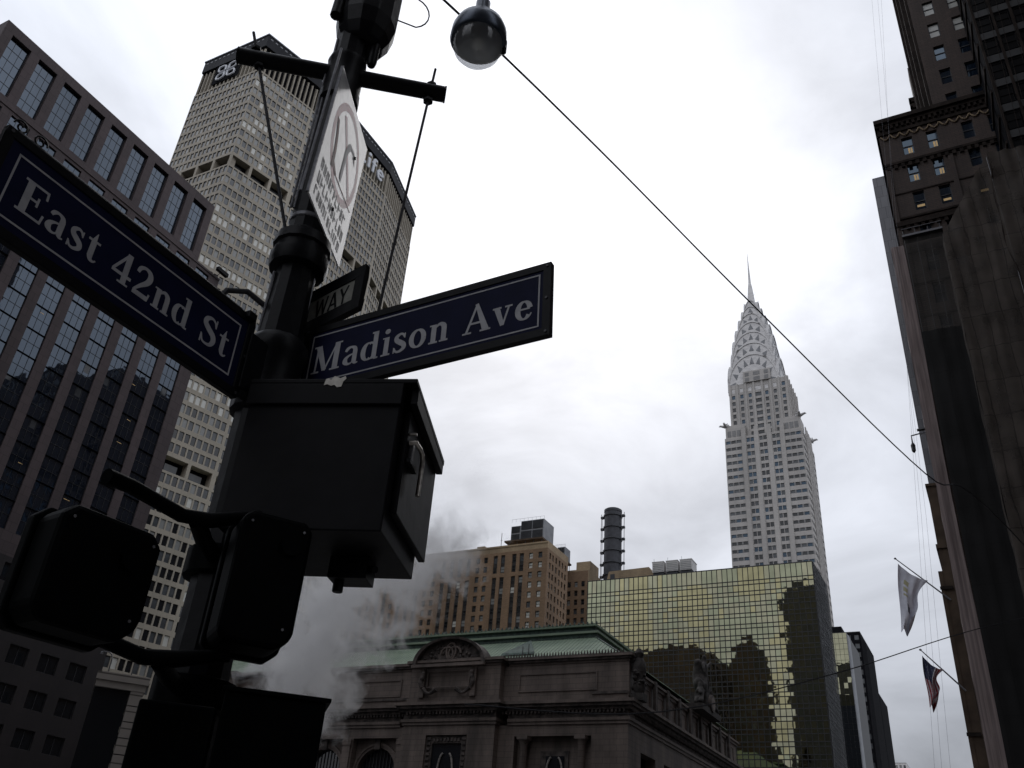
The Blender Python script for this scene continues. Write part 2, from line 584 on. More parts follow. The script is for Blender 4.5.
for k in range(12):
    g.box(-9.2, -6.2, 6.6 + k * 1.5, 7.3 + k * 1.5, 0.004, 0.008, 'paint')
struct(g.build('road_marking'))

# ================================================================== left granite tower
def left_tower():
    root = thing('office_tower', 'brown granite office tower with deep tall top windows, behind the East 42nd St sign', 'office building', (62, 130, 0))
    jobs = []
    B = MB()
    Nf = 114.0
    wtop, wlow = [], []
    for k in range(9):
        u = 41.28 + 4.77 * k
        wtop.append((u, u + 3.25, 100.0, 110.3))
    F = FR((0, Nf, 0), (1, 0, 0), (0, -1, 0))

    def FO(o):
        return lambda a, z, d=0.0: F(a + o, z, d)
    # upper block
    Fu = FR((39.8, Nf, 0), (1, 0, 0), (0, -1, 0))
    wt = [(a - 39.8, b - 39.8, c, d) for a, b, c, d in wtop]
    facade(B, Fu, 84.2 - 39.8, 98.6, 112.1, wt, 0.6, 'granite')
    for i, w in enumerate(wt):
        # sheet sits near the front on the left side: glass block with a deep right and upper reveal
        jobs.append(wjob(Fu, w, 0.6, 'g_curtain', nx=3, nz=5, bar=0.05, fr='mull'))
    # stepped lower block
    Fl = FR((34.2, Nf - 0.15, 0), (1, 0, 0), (0, -1, 0))
    WL = 89.8 - 34.2
    wl = []
    for k in range(-1, 10):
        u = 41.28 + 4.77 * k - 34.2
        if u + 3.2 > WL - 0.6:
            continue
        wl.append((u, u + 3.15, 95.0, 97.9, 'a'))
        for j in range(13):
            zt = 93.3 - 4.0 * j
            wl.append((u, u + 3.15, zt - 4.0 + 0.0, zt, 'b'))
        for z in (35.0, 30.2, 25.4, 20.6, 15.8):
            wl.append((u + 0.1, u + 3.05, z, z + 2.4, 'c'))
    facade(B, Fl, WL, 38.2, 98.5, [w[:4] for w in wl if w[2] > 38.3], 0.28, 'granite')
    facade(B, Fl, WL, 0, 38.2, [w[:4] for w in wl if w[2] < 38.3], 0.28, 'graniteshade')
    B.fbox(Fl, -0.01, WL + 0.01, 98.5, 98.9, -12, 0.12, 'granite')
    def ceil_lights(B, F_, w, dep):
        u = w[0] + random.uniform(0.2, 1.6)
        z = w[3] - random.choice((0.5, 2.5)) - random.uniform(0, .4)
        B.fbox(F_, u, u + random.uniform(0.5, 1.0), z - 0.07, z, -dep + 0.022, -dep + 0.03, 'lit')

    def drawn_blind(B, F_, w, dep):
        k = random.randrange(3)
        u = w[0] + (w[1] - w[0]) * k / 3 + 0.1
        B.fbox(F_, u, u + 0.85, w[3] - random.uniform(0.6, 1.7), w[3] - 0.1, -dep + 0.022, -dep + 0.03, 'g_mid')
    for w in wl:
        if w[4] == 'a':
            jobs.append(wjob(Fl, w[:4], 0.28, 'g_curtain', nx=3, nz=2, bar=0.045, fr='mull'))
        elif w[4] == 'b':
            q_ = random.random()
            jobs.append(wjob(Fl, w[:4], 0.28, 'g_curtain', nx=3, nz=2, bar=0.05, fr='mull', extra=ceil_lights if q_ < .12 and w[2] < 72 else (drawn_blind if q_ > .86 else None)))
        else:
            jobs.append(wjob(Fl, w[:4], 0.28, 'g_dark', nx=2, nz=1, bar=0.07))
    # west face of the upper block
    Fw = FR((39.8, 114, 0), (0, 1, 0), (-1, 0, 0))
    ww = [(1.4 + 4.77 * k, 4.5 + 4.77 * k, 99.9, 109.6) for k in range(6)]
    facade(B, Fw, 34, 98.6, 112.1, ww, 0.9, 'granite')
    for w in ww:
        jobs.append(wjob(Fw, w, 0.9, 'g_curtain', nx=3, nz=5, bar=0.09))
    # west face of the lower block
    Fw2 = FR((34.2, 113.85, 0), (0, 1, 0), (-1, 0, 0))
    ww2 = []
    for k in range(7):
        for j in range(20):
            ww2.append((1.4 + 4.77 * k, 4.5 + 4.77 * k, 93.3 - 4 * j - 4, 93.3 - 4 * j))
    facade(B, Fw2, 37, 0, 98.5, ww2, 0.28, 'granite')
    for w in ww2:
        jobs.append(wjob(Fw2, w, 0.28, 'g_curtain', nx=3, nz=2, bar=0.05))
    # east faces, roof, dark core
    B.face([(84.2, 114, 98.6), (84.2, 148, 98.6), (84.2, 148, 112.1), (84.2, 114, 112.1)], 'granite')
    B.face([(89.8, 113.85, 0), (89.8, 150.85, 0), (89.8, 150.85, 98.5), (89.8, 113.85, 98.5)], 'granite')
    B.box(35.2, 88.8, 115, 150, 0.2, 98.2, 'mull')
    B.box(40.9, 83.2, 115.1, 147.5, 98.91, 111.3, 'mull')
    B.face([(39.8, 114, 112.1), (84.2, 114, 112.1), (84.2, 148, 112.1), (39.8, 148, 112.1)], 'roofing')
    B.build('wall', root)
    # dark sill line in each tall window's shaded reveal
    windows(root, jobs)
    # two lit-blind panes seen in the photograph
    for (u, z) in ((52.2, 102.3), (75.6, 102.2)):
        b = MB()
        b.fbox(F, u, u + 0.75, z - 1.6, z + 0.6, -0.84, -0.8, 'g_bright')
        b.build('window_blind', root)
    return root


left_tower()
t = MB()
t.tube([(88.9, 113.7, 99.1), (88.9, 112.6, 99.6)], 0.06, 'black')
t.box(87.6, 90.2, 112.2, 112.9, 99.2, 99.9, 'black')
t.tube([(87.9, 112.55, 100.05), (89.9, 112.55, 100.05)], 0.09, 'galv')
tag(recentre(t.build('floodlight')), 'small dark floodlight bar on the corner ledge of the brown granite tower', 'floodlight')


# ================================================================== slab tower with octagonal plan
STROKES = {}


def catmull(pts, n=5):
    out = []
    P = [pts[0]] + list(pts) + [pts[-1]]
    for i in range(1, len(P) - 2):
        p0, p1, p2, p3 = P[i - 1:i + 3]
        for k in range(n):
            t = k / n
            out.append(tuple(0.5 * ((2 * b) + (-a + c) * t + (2 * a - 5 * b + 4 * c - d) * t * t + (-a + 3 * b - 3 * c + d) * t ** 3) for a, b, c, d in zip(p0, p1, p2, p3)))
    out.append(pts[-1])
    return out


def ell(cx, cy, rx, ry, a0, a1, wt, ws, n=20):
    """stressed ellipse stroke: wt width at top/bottom, ws at the sides"""
    out = []
    for k in range(n + 1):
        a = math.radians(a0 + (a1 - a0) * k / n)
        out.append((cx + rx * math.cos(a), cy + ry * math.sin(a), ws * abs(math.cos(a)) + wt * (1 - abs(math.cos(a)))))
    return out


def L(x0, y0, x1, y1, w):
    return [(x0, y0, w), (x1, y1, w)]


def C(*p):
    return catmull(p, 6)


h = 0.06
GL = {
    'E': (0.74, [L(.19, 0, .19, 1, .19), L(.02, .965, .66, .965, .07), L(.02, .035, .70, .035, .07), L(.19, .52, .48, .52, .07), L(.64, 1, .66, .74, .06), L(.68, 0, .71, .28, .06), L(.48, .38, .48, .66, .06)]),
    'a': (0.60, [C((.10, .52, .09), (.16, .62, .12), (.28, .66, .08), (.40, .60, .13), (.43, .48, .16)), L(.43, .5, .43, .08, .16), C((.42, .40, .05), (.26, .36, .07), (.14, .27, .13), (.12, .15, .17), (.20, .06, .10), (.32, .06, .06), (.42, .16, .05)), C((.43, .1, .14), (.48, .04, .08), (.57, .05, .04))]),
    's': (0.48, [C((.38, .52, .05), (.33, .62, .07), (.23, .65, .09), (.12, .57, .13), (.13, .45, .15), (.25, .35, .17), (.37, .25, .16), (.38, .12, .13), (.25, .03, .09), (.13, .05, .07), (.07, .17, .05)), L(.39, .66, .39, .48, .04), L(.06, .0, .06, .2, .04)]),
    't': (0.44, [L(.20, .66, .20, .14, .16), C((.20, .16, .16), (.24, .06, .12), (.33, .04, .07), (.40, .10, .04)), L(.03, .635, .39, .635, .07), [(.24, .9, .02), (.20, .66, .13)]]),
    '4': (0.66, [L(.40, .96, .06, .32, .08), L(.02, .28, .64, .28, .10), L(.43, 1, .43, 0, .17), L(.26, .03, .60, .03, .06)]),
    '2': (0.64, [C((.07, .70, .10), (.12, .86, .12), (.27, .94, .10), (.43, .88, .15), (.48, .72, .18), (.42, .54, .16), (.25, .34, .11), (.10, .14, .07)), L(.06, .07, .54, .07, .15), L(.54, .0, .58, .24, .06)]),
    'n': (0.68, [L(.17, 0, .17, .66, .16), L(.03, .635, .17, .635, .05), L(.03, .03, .31, .03, .06), C((.19, .48, .04), (.28, .60, .08), (.38, .64, .12), (.48, .56, .16), (.50, .42, .16)), L(.50, .45, .50, 0, .16), L(.37, .03, .64, .03, .06)]),
    'd': (0.66, [ell(.26, .33, .17, .30, 60, 300, .05, .17), L(.48, 1, .48, .02, .16), L(.34, .965, .48, .965, .06), C((.26, .62, .05), (.36, .62, .07), (.46, .52, .05)), C((.30, .04, .06), (.38, .05, .06), (.46, .16, .05)), L(.48, .03, .62, .03, .06)]),
    'S': (0.66, [C((.52, .74, .05), (.47, .88, .07), (.33, .95, .09), (.16, .86, .15), (.13, .70, .18), (.28, .56, .20), (.48, .42, .20), (.54, .25, .18), (.46, .08, .12), (.30, .035, .08), (.15, .08, .07), (.08, .27, .05)), L(.53, .99, .53, .70, .05), L(.07, .0, .07, .3, .05)]),
    'M': (1.08, [L(.16, 0, .18, 1, .07), [(.19, .98, .20), (.50, .06, .15)], L(.50, .04, .84, .98, .06), L(.87, 0, .87, 1, .19), L(.03, .03, .31, .03, .06), L(.03, .97, .2, .97, .06), L(.70, .03, 1.04, .03, .06), L(.88, .97, 1.04, .97, .06)]),
    'i': (0.36, [L(.18, 0, .18, .66, .16), L(.04, .635, .18, .635, .05), L(.03, .03, .33, .03, .06), ell(.18, .87, .045, .045, 0, 360, .09, .09)]),
    'o': (0.62, [ell(.31, .33, .20, .30, 0, 360, .06, .16, 28)]),
    'A': (0.86, [L(.12, .02, .42, .98, .07), [(.40, 1, .10), (.72, .02, .20)], L(.22, .33, .60, .33, .07), L(.01, .03, .28, .03, .06), L(.54, .03, .86, .03, .06)]),
    'v': (0.62, [[(.13, .65, .17), (.32, .02, .12)], L(.33, .02, .50, .64, .06), L(.01, .635, .27, .635, .06), L(.38, .635, .60, .635, .06)]),
    'e': (0.56, [ell(.29, .33, .18, .30, 10, 325, .06, .16), L(.15, .37, .47, .37, .06), C((.38, .06, .06), (.46, .12, .05), (.51, .2, .04))]),
    ' ': (0.34, []),
    # plain bold letters
    'W.': (1.0, [L(.10, 1, .28, 0, .14), L(.28, 0, .50, .95, .12), L(.50, .95, .72, 0, .12), L(.72, 0, .90, 1, .14)]),
    'A.': (0.78, [L(.10, 0, .38, 1, .15), L(.38, 1, .68, 0, .15), L(.2, .28, .58, .28, .12)]),
    'Y.': (0.74, [L(.08, 1, .37, .45, .15), L(.66, 1, .37, .45, .15), L(.37, .5, .37, 0, .15)]),
    'M.': (0.98, [L(.12, 0, .12, 1, .18), L(.14, .95, .48, .3, .17), L(.48, .3, .82, .95, .17), L(.85, 0, .85, 1, .18)]),
    'e.': (0.66, [ell(.32, .33, .22, .28, 5, 320, .13, .16), L(.14, .35, .50, .35, .12)]),
    't.': (0.46, [L(.2, .92, .2, .1, .17), L(.04, .63, .40, .63, .13), L(.2, .07, .40, .07, .13)]),
    'L.': (0.66, [L(.12, 0, .12, 1, .19), L(.12, .08, .60, .08, .16)]),
    'i.': (0.30, [L(.14, 0, .14, .66, .18), L(.14, .82, .14, 1, .18)]),
    'f.': (0.46, [L(.18, 0, .18, .8, .17), C((.18, .78, .17), (.24, .92, .15), (.42, .93, .13)), L(.03, .61, .40, .61, .13)]),
}


def write(B, F3, text, x0, x1, y0, cap, mat, track=0.03, plain=False, thick=0.0, lift=0.0004):
    """F3(x,y,d) -> point. Fit text between x0 and x1"""
    keys = [(c + '.' if plain else c) for c in text]
    tot = sum(GL[k][0] + track for k in keys) - track
    sx = (x1 - x0) / tot
    x = x0
    n = 0
    for k in keys:
        adv, st = GL[k]
        for s in st:
            s = [p for i, p in enumerate(s) if i == 0 or abs(p[0] - s[i - 1][0]) + abs(p[1] - s[i - 1][1]) > 1e-6]
            n += 1
            le, ri = [], []
            for i, p in enumerate(s):
                a = s[max(i - 1, 0)]
                b = s[min(i + 1, len(s) - 1)]
                dx, dy = b[0] - a[0], b[1] - a[1]
                q = math.hypot(dx, dy) or 1
                nx, ny = -dy / q * p[2] / 2, dx / q * p[2] / 2
                le.append((p[0] + nx, p[1] + ny))
                ri.append((p[0] - nx, p[1] - ny))
            d = lift * (1 + n % 9)
            for i in range(len(s) - 1):
                B.face([F3(x + q[0] * sx, y0 + q[1] * cap, thick + d) for q in (le[i], le[i + 1], ri[i + 1], ri[i])], mat)
        x += (adv + track) * sx


def slab_tower():
    root = thing('office_tower', 'tall pale concrete tower with angled sides and dark flat cap, beyond the granite tower', 'skyscraper', (177, 189, 0))
    P = [(129.3, 203.3), (129.3, 175.2), (149.9, 169.7), (194.6, 169.7), (224.3, 177.6), (224.3, 203.3), (194.6, 208.8), (149.9, 208.8)]
    cx, cy = 177, 189.2
    B = MB()
    fins = MB()
    jobs = []
    z0 = 18.0
    FL = 3.74
    rows = []
    z = 192.9
    for k in range(10):
        rows.append(192.9 + FL * k)
    for k in range(25):
        rows.append(94.9 + FL * k)
    for k in range(19):
        rows.append(90.3 - FL * (k + 1))
    mod = 1.755
    for i in range(8):
        a, b = V((*P[i], 0)), V((*P[(i + 1) % 8], 0))
        W = (b - a).length
        u = (b - a).normalized()
        n = u.cross(UP)
        if n.dot(V((a.x + b.x, a.y + b.y, 0)) / 2 - V((cx, cy, 0))) < 0:
            n = -n
        F = FR(a, u, n)
        vis = i in (0, 1, 2, 3)
        wins = []
        if vis:
            nc = int(W / mod)
            m0 = (W - nc * mod) / 2
            for r in rows:
                for c in range(nc):
                    w = (m0 + c * mod + 0.21, m0 + (c + 1) * mod - 0.21, r + 0.80, r + FL - 0.42)
                    wins.append(w)
            # belts: deep recess with columns
            belts = []
            for bz in (188.6, 90.5):
                k = 0
                while m0 + k * mod < W - 1.0:
                    w = (m0 + k * mod + 0.45, min(m0 + (k + 4) * mod - 0.45, W - 0.5), bz, bz + 4.0)
                    if w[1] - w[0] > 1:
                        belts.append(w)
                    k += 4
            # walls by strips between the belts
            for lo, hi in ((z0, 90.5), (94.5, 188.6), (192.6, 230.6)):
                facade(B, F, W, lo, hi, [w for w in wins if w[2] > lo and w[3] < hi], 0.27, 'met')
            facade(B, F, W, 90.5, 94.5, [w for w in belts if w[2] < 100], 2.6, 'met')
            facade(B, F, W, 188.6, 192.6, [w for w in belts if w[2] > 100], 2.6, 'met')
            for w in belts:
                B.face([F(w[0], w[2], -2.6), F(w[1], w[2], -2.6), F(w[1], w[3], -2.6), F(w[0], w[3], -2.6)], 'metdark')
                B.fbox(F, w[0] + 1.2, w[1] - 1.4, w[2] + 0.5, w[3] - 1.1, -2.55, -2.4, 'g_mid')
            for w in wins:
                if w[2] > 192:
                    g = pick([('g_dark', 1.5), ('g_mid', 5), ('g_blind', 3)])
                    if i != 0:
                        g = pick([('g_dark', .8), ('g_mid', 3), ('g_blind', 5), ('g_bright', 2)]) if i == 1 else pick([('g_dark', 4), ('g_mid', 4), ('g_blind', 1)])
                elif w[2] > 94:
                    fl = int((w[2] - 94.9) / FL)
                    if i == 0:
                        g = pick([('g_dark', 3), ('g_mid', 4), ('g_blind', 2)])
                    elif fl in (4, 5, 7, 10, 15, 19, 20):
                        g = pick([('g_blind', 3), ('g_bright', 5), ('g_mid', 1)])
                    elif fl in (0, 1, 9, 14):
                        g = pick([('g_dark', 6), ('g_mid', 2), ('g_blind', .6)])
                    else:
                        g = pick([('g_dark', 1.5), ('g_mid', 4), ('g_blind', 3)])
                else:
                    g = pick([('g_dark', 5), ('g_mid', 3), ('g_blind', 1.5), ('g_bright', .6)])
                jobs.append(wjob(F, w, 0.27, g, bar=0))
        else:
            B.face([F(0, z0), F(W, z0), F(W, 230.6), F(0, 230.6)], 'met')
        # louvre zone with tall fins
        B.face([F(0, 230.6, -1.1), F(W, 230.6, -1.1), F(W, 243, -1.1), F(0, 243, -1.1)], 'metdark')
        B.face([F(0, 230.6), F(W, 230.6), F(W, 230.6, -1.1), F(0, 230.6, -1.1)], 'met')
        k = 0
        while k * mod + 0.2 < W - 0.1:
            x = k * mod + 0.15
            fins.fbox(F, x, min(x + 0.42, W - 0.02), 230.6, 240.6, -1.0, -0.06, 'met')
            fins.face([F(x, 240.602, -1.0), F(min(x + 0.42, W - 0.02), 240.602, -1.0), F(min(x + 0.42, W - 0.02), 241.5, -1.08), F(x, 241.5, -1.08)], 'met')
            k += 1
    cap = [(cx + (p[0] - cx) * 1.006, cy + (p[1] - cy) * 1.012) for p in P]
    B.prism([(cx + (p[0] - cx) * 0.9, cy + (p[1] - cy) * 0.86) for p in P], z0, 230, 'mull')
    B.prism([(cx + (p[0] - cx) * 0.97, cy + (p[1] - cy) * 0.93) for p in P], 231, 243.4, 'metdark')
    # podium
    B.box(118, 236, 166, 215, 0, 17.9, 'met')
    B.build('wall', root)
    fins.build('louvre_fins', root)
    c = MB()
    c.prism(cap, 241.6, 246.8, 'metcap')
    rim = [(cx + (p[0] - cx) * 1.012, cy + (p[1] - cy) * 1.024) for p in P]
    c.prism(rim, 246.81, 247.25, 'greymetal')
    for i in range(8):
        a, b = V((*cap[i], 0)), V((*cap[(i + 1) % 8], 0))
        W = (b - a).length
        u = (b - a).normalized()
        n = u.cross(UP)
        if n.dot((a + b) / 2 - V((cx, cy, 0))) < 0:
            n = -n
        F = FR(a, u, n)
        k = 1.0
        while k < W - 1:
            c.fbox(F, k, k + 0.9, 245.3, 245.75, 0.003, 0.06, 'greymetal')
            k += 1.9
    c.build('roof_cap', root)
    windows(root, jobs)
    # raised name letters on the long face
    lt = MB()
    F = FR((0, 169.7, 0), (1, 0, 0), (0, -1, 0))
    write(lt, lambda x, y, d: F(x, y, 0.5 + d), 'MetLife', 160.5, 191.6, 233.2, 6.8, 'lettering', plain=True, track=0.06, lift=0.01)
    write(lt, lambda x, y, d: F(x, y, 0.1 + d), 'MetLife', 160.4, 191.5, 233.15, 6.8, 'lettering', plain=True, track=0.06, lift=0.01)
    lt.build('lettering', root)
    # round emblem of curved strokes on the short face
    em = MB()
    F = FR((129.3, 0, 0), (0, 1, 0), (-1, 0, 0))
    em.fbox(F, 184.6, 196.4, 232.2, 240.8, 0.05, 0.18, 'metdark')
    for k in range(4):
        for s_ in (-1, 1):
            a0 = math.radians(45 + 90 * k)
            pts = []
            for j in range(9):
                t = j / 8
                r = 0.7 + 4.6 * t
                a = a0 + s_ * 0.55 * math.sin(PI * t)
                pts.append((190.5 + r * math.cos(a), 236.6 + r * 0.8 * math.sin(a)))
            em.tube([F(p[0], p[1], 0.45) for p in pts], 0.36, 'lettering', 6)
    em.build('emblem', root)


slab_tower()


# ================================================================== white art deco tower with steel crown
def crown_tower():
    cx, cy = 402.0, 77.0
    root = thing('art_deco_tower', 'slender pale brick skyscraper with arched steel crown and needle spire', 'skyscraper', (cx, cy, 0))
    wallB = MB()
    jobs = []
    x0, x1, y0, y1 = 387.0, 417.0, 57.8, 94.6   # main shaft
    faces = [FR((x0, y0, 0), (0, 1, 0), (-1, 0, 0)), FR((x0, y0, 0), (1, 0, 0), (0, -1, 0)), FR((x1, y0, 0), (0, 1, 0), (1, 0, 0)), FR((x0, y1, 0), (1, 0, 0), (0, 1, 0))]
    Ws = [y1 - y0, x1 - x0, y1 - y0, x1 - x0]
    FL = 3.72
    for fi in (0, 1):
        F, W = faces[fi], Ws[fi]
        wins = []
        cw = 9.2
        mid = W - 2 * cw
        nb = 3
        for r in range(50):
            z = 206.3 - FL * r
            if z < 22:
                break
            # corner bands
            for s_ in (0, 1):
                ub = 0.35 if s_ == 0 else W - cw + 0.9
                for q in range(3):
                    wins.append((ub + 0.5 + q * 2.6, ub + 2.5 + q * 2.6, z, z + 1.65, 'c'))
            for q in range(nb):
                c = cw + mid * (q + 0.5) / nb
                wins.append((c - 1.75, c - 0.12, z - 0.1, z + 2.1, 'm'))
                wins.append((c + 0.12, c + 1.75, z - 0.1, z + 2.1, 'm'))
        facade(wallB, F, W, 0, 208.6, [w[:4] for w in wins], 0.35, 'chr')
        for w in wins:
            if w[4] == 'c':
                jobs.append(wjob(F, w[:4], 0.35, pick([('g_dark', 4), ('g_mid', 3), ('g_sky', 2)]), bar=0))
            else:
                jobs.append(wjob(F, w[:4], 0.35, pick([('g_dark', 3), ('g_mid', 4), ('g_sky', 3)]) if abs((w[0] + w[1]) / 2 - W / 2) > 3 else pick([('g_dark', 6), ('g_mid', 3), ('g_sky', 2)]), bar=0))
        # dark brick bands between the corner windows
        for r in range(50):
            z = 206.3 - FL * r
            if z < 22:
                break
            for s_ in (0, 1):
                ub = 0.35 if s_ == 0 else W - cw + 0.9
                wallB.fbox(F, ub + 0.01, ub + 0.49, z, z + 1.65, 0.0, 0.04, 'chrdark')
                for q in range(2):
                    wallB.fbox(F, ub + 2.51 + q * 2.6, ub + 3.09 + q * 2.6, z, z + 1.65, 0.0, 0.04, 'chrdark')
                wallB.fbox(F, ub + 7.71, ub + 8.0, z, z + 1.65, 0.0, 0.04, 'chrdark')
        for q in range(nb + 1):
            c = cw + mid * q / nb
            wallB.fbox(F, c - 1.0, c + 1.0, 0, 214, 0.01, 0.45, 'chr')
    for fi in (2, 3):
        F, W = faces[fi], Ws[fi]
        wallB.face([F(0, 0), F(W, 0), F(W, 208.6), F(0, 208.6)], 'chr')
    wallB.box(x0 + 1.2, x1 - 1.2, y0 + 1.2, y1 - 1.2, 0.5, 206, 'mull')
    wallB.box(x0, x1, y0, y1, 208.61, 209.6, 'chr')
    # shoulder blocks at the corners, 209 to 217
    for sx in (0, 1):
        for sy in (0, 1):
            ax0 = x0 + 0.5 if sx == 0 else x1 - 9.5
            ay0 = y0 + 0.5 if sy == 0 else y1 - 10.0
            wallB.box(ax0, ax0 + 9.0, ay0, ay0 + 9.5, 209.61, 216.0, 'chr')
            wallB.box(ax0 + 0.5, ax0 + 8.5, ay0 + .5, ay0 + 9.0, 216.01, 216.9, 'chr')
    for s_ in (0, 1):
        yy = y0 + 0.9 if s_ == 0 else y1 - 8.4
        for q in range(3):
            wallB.box(x0 + 0.42, x0 + 0.5, yy + 0.6 + q * 2.3, yy + 2.4 + q * 2.3, 210.3, 213.6, 'chrdark')
    # upper shaft 209.6 to 241
    ux0, ux1, uy0, uy1 = 390.5, 413.5, 62.8, 91.8
    ufs = [FR((ux0, uy0, 0), (0, 1, 0), (-1, 0, 0)), FR((ux0, uy0, 0), (1, 0, 0), (0, -1, 0)), FR((ux1, uy0, 0), (0, 1, 0), (1, 0, 0)), FR((ux0, uy1, 0), (1, 0, 0), (0, 1, 0))]
    uW = [uy1 - uy0, ux1 - ux0] * 2
    for fi in range(4):
        F, W = ufs[fi], uW[fi]
        wins = []
        for r in range(8):
            z = 211.2 + 3.6 * r
            n = 7 if fi % 2 == 0 else 5
            for q in range(n):
                c = W * (q + 0.5) / n
                wd = 1.5 if q == n // 2 else 0.8
                wins.append((c - wd, c + wd, z, z + 2.2))
        if fi < 2:
            facade(wallB, F, W, 209.6, 240.6, wins, 0.35, 'chr')
            for w in wins:
                jobs.append(wjob(F, w, 0.35, pick([('g_dark', 2), ('g_mid', 4), ('g_sky', 2)]), bar=0))
            n = 7 if fi % 2 == 0 else 5
            for q in range(n + 1):
                c = min(max(W * q / n, 0.5), W - 0.5)
                wallB.fbox(F, c - 0.5, c + 0.5, 209.65, 241.5, 0.01, 0.5, 'chr')
        else:
            wallB.face([F(0, 209.6), F(W, 209.6), F(W, 240.6), F(0, 240.6)], 'chr')
    wallB.box(ux0 + 1, ux1 - 1, uy0 + 1, uy1 - 1, 209.62, 240.3, 'mull')
    wallB.box(ux0 + 0.02, ux1 - 0.02, uy0 + 0.02, uy1 - 0.02, 240.61, 241.2, 'chr')
    # central bay rising to the first arch
    for (bx0, bx1, by0, by1) in ((ux0 - 0.9, ux1 + 0.9, cy - 6.4, cy + 7.2),):
        wallB.box(bx0, bx1, by0, by1, 241.21, 247.5, 'chr')
    for q, c in enumerate((cy - 4.4, cy + 0.4, cy + 5.2)):
        for z in (241.6, 244.6):
            wallB.box(ux0 - 0.98, ux0 - 0.905, c - (1.6 if q == 1 else 1.0), c + (1.6 if q == 1 else 1.0), z, z + 2.1, 'chrdark')
    wallB.build('wall', root)
    windows(root, jobs)
    # eagle gargoyles
    for sx in (-1, 1):
        for sy in (-1, 1):
            for (dx, dy) in ((sx * 1.0, sy * 0.15), (sx * 0.15, sy * 1.0)):
                if sx > 0 and sy > 0:
                    continue
                bx = x0 + 1.0 if sx < 0 else x1 - 1.0
                by = y0 + 0.8 if sy < 0 else y1 - 0.8
                dv = V((dx, dy, 0)).normalized()
                e = MB()
                p = V((bx, by, 216.6))
                e.tube([p - dv * 1.5, p + dv * 0.8 + UP * 0.1, p + dv * 2.0 + UP * 0.5, p + dv * 2.9 + UP * 0.7, p + dv * 3.5 + UP * 0.3], [0.8, 0.8, 0.6, 0.5, 0.12], 'chrsteel', 8)
                s2 = dv.cross(UP)
                for q in (-1, 1):
                    e.extr([p + s2 * q * 0.9 - dv * 0.5 + UP * 0.6, p + s2 * q * 0.9 + dv * 1.0 + UP * 0.7, p + s2 * q * 1.0 - dv * 1.0 + UP * 1.4], s2 * q * 0.25, 'chrsteel')
                e.build('eagle_gargoyle', root)
    # crown: crossed vaults, each arch carrying a fan of triangular windows
    crownx, crowny = 402.0, 79.4
    tiers = [(12.9, 237.5, 258.5, 11.2), (11.2, 249.0, 266.5, 9.6), (10.3, 257.0, 274.0, 8.6), (8.8, 265.0, 281.2, 7.2), (7.0, 273.0, 287.6, 5.9), (5.2, 280.0, 293.0, 4.5), (3.6, 286.5, 298.0, 3.1)]
    cr = MB()
    for ti, (hw, zs_, zt, hd) in enumerate(tiers):
        hh = zt - zs_
        nseg = 22
        for ax in (0, 1):
            dpt = (hd if ax == 0 else hw * 0.98)
            wdt = (hw if ax == 0 else hd * 1.02)
            u = V((0, 1, 0)) if ax == 0 else V((1, 0, 0))
            n = V((-1, 0, 0)) if ax == 0 else V((0, -1, 0))
            arc = []
            for k in range(nseg + 1):
                a = PI * k / nseg
                arc.append((wdt * math.cos(a), zs_ + hh * math.sin(a) ** 0.85))
            c0 = V((crownx, crowny, 0))
            prof = [(wdt, 236.0 + ti * 2)] + arc + [(-wdt, 236.0 + ti * 2)]
            cr.extr([c0 + u * p[0] + UP * p[1] + n * (dpt - ax * 0.03) for p in prof], -n * (2 * dpt - ax * 0.06), 'chrsteel')
            for s_ in (1, -1):
                nn = n * s_
                # raised rim of the arch
                for k in range(nseg):
                    p, q = arc[k], arc[k + 1]
                    f0 = lambda a, sc: c0 + u * a[0] * sc + UP * (zs_ + (a[1] - zs_) * sc)
                    cr.hexa([f0(p, 1.004) + nn * dpt, f0(q, 1.004) + nn * dpt, f0(q, 1.004) + nn * (dpt + 0.32), f0(p, 1.004) + nn * (dpt + 0.32), f0(p, 0.955) + nn * dpt, f0(q, 0.955) + nn * dpt, f0(q, 0.955) + nn * (dpt + 0.32), f0(p, 0.955) + nn * (dpt + 0.32)], 'chrsteel')
    cr.build('crown', root, smooth=True)
    tb = 0
    for ti, (hw, zs_, zt, hd) in enumerate(tiers[:6]):
        hh = zt - zs_
        n_t = (9, 7, 7, 5, 5, 3)[ti]
        for ax in (0, 1):
            dpt = (hd if ax == 0 else hw * 0.98)
            wdt = (hw if ax == 0 else hd * 1.02)
            u = V((0, 1, 0)) if ax == 0 else V((1, 0, 0))
            for s_ in ((1,) if ax == 0 else (1,)):
                n = (V((-1, 0, 0)) if ax == 0 else V((0, -1, 0))) * s_
                for k in range(n_t):
                    a = PI * (k + 0.5) / n_t
                    da = PI / n_t * 0.36

                    def pt(an, sc):
                        return V((crownx, crowny, 0)) + u * (wdt * math.cos(an) * sc) + UP * (zs_ + hh * (max(math.sin(an), 0) ** 0.85) * sc) + n * (dpt + 0.02)
                    r1, r0 = 0.90, 0.70
                    b = MB()
                    b.extr([pt(a, r1), pt(a - da, r0), pt(a + da, r0)], n * 0.12, 'chrtri')
                    b.build('triangular_window', root)
    sp = MB()
    sp.lathe((crownx, crowny, 0), [(3.0, 288), (2.5, 294), (2.1, 298), (1.7, 303), (1.25, 308), (0.7, 312), (0.5, 319), (0.28, 326), (0.06, 333.5)], 'chrsteel', 12)
    sp.build('spire', root, smooth=True)
    an = MB()
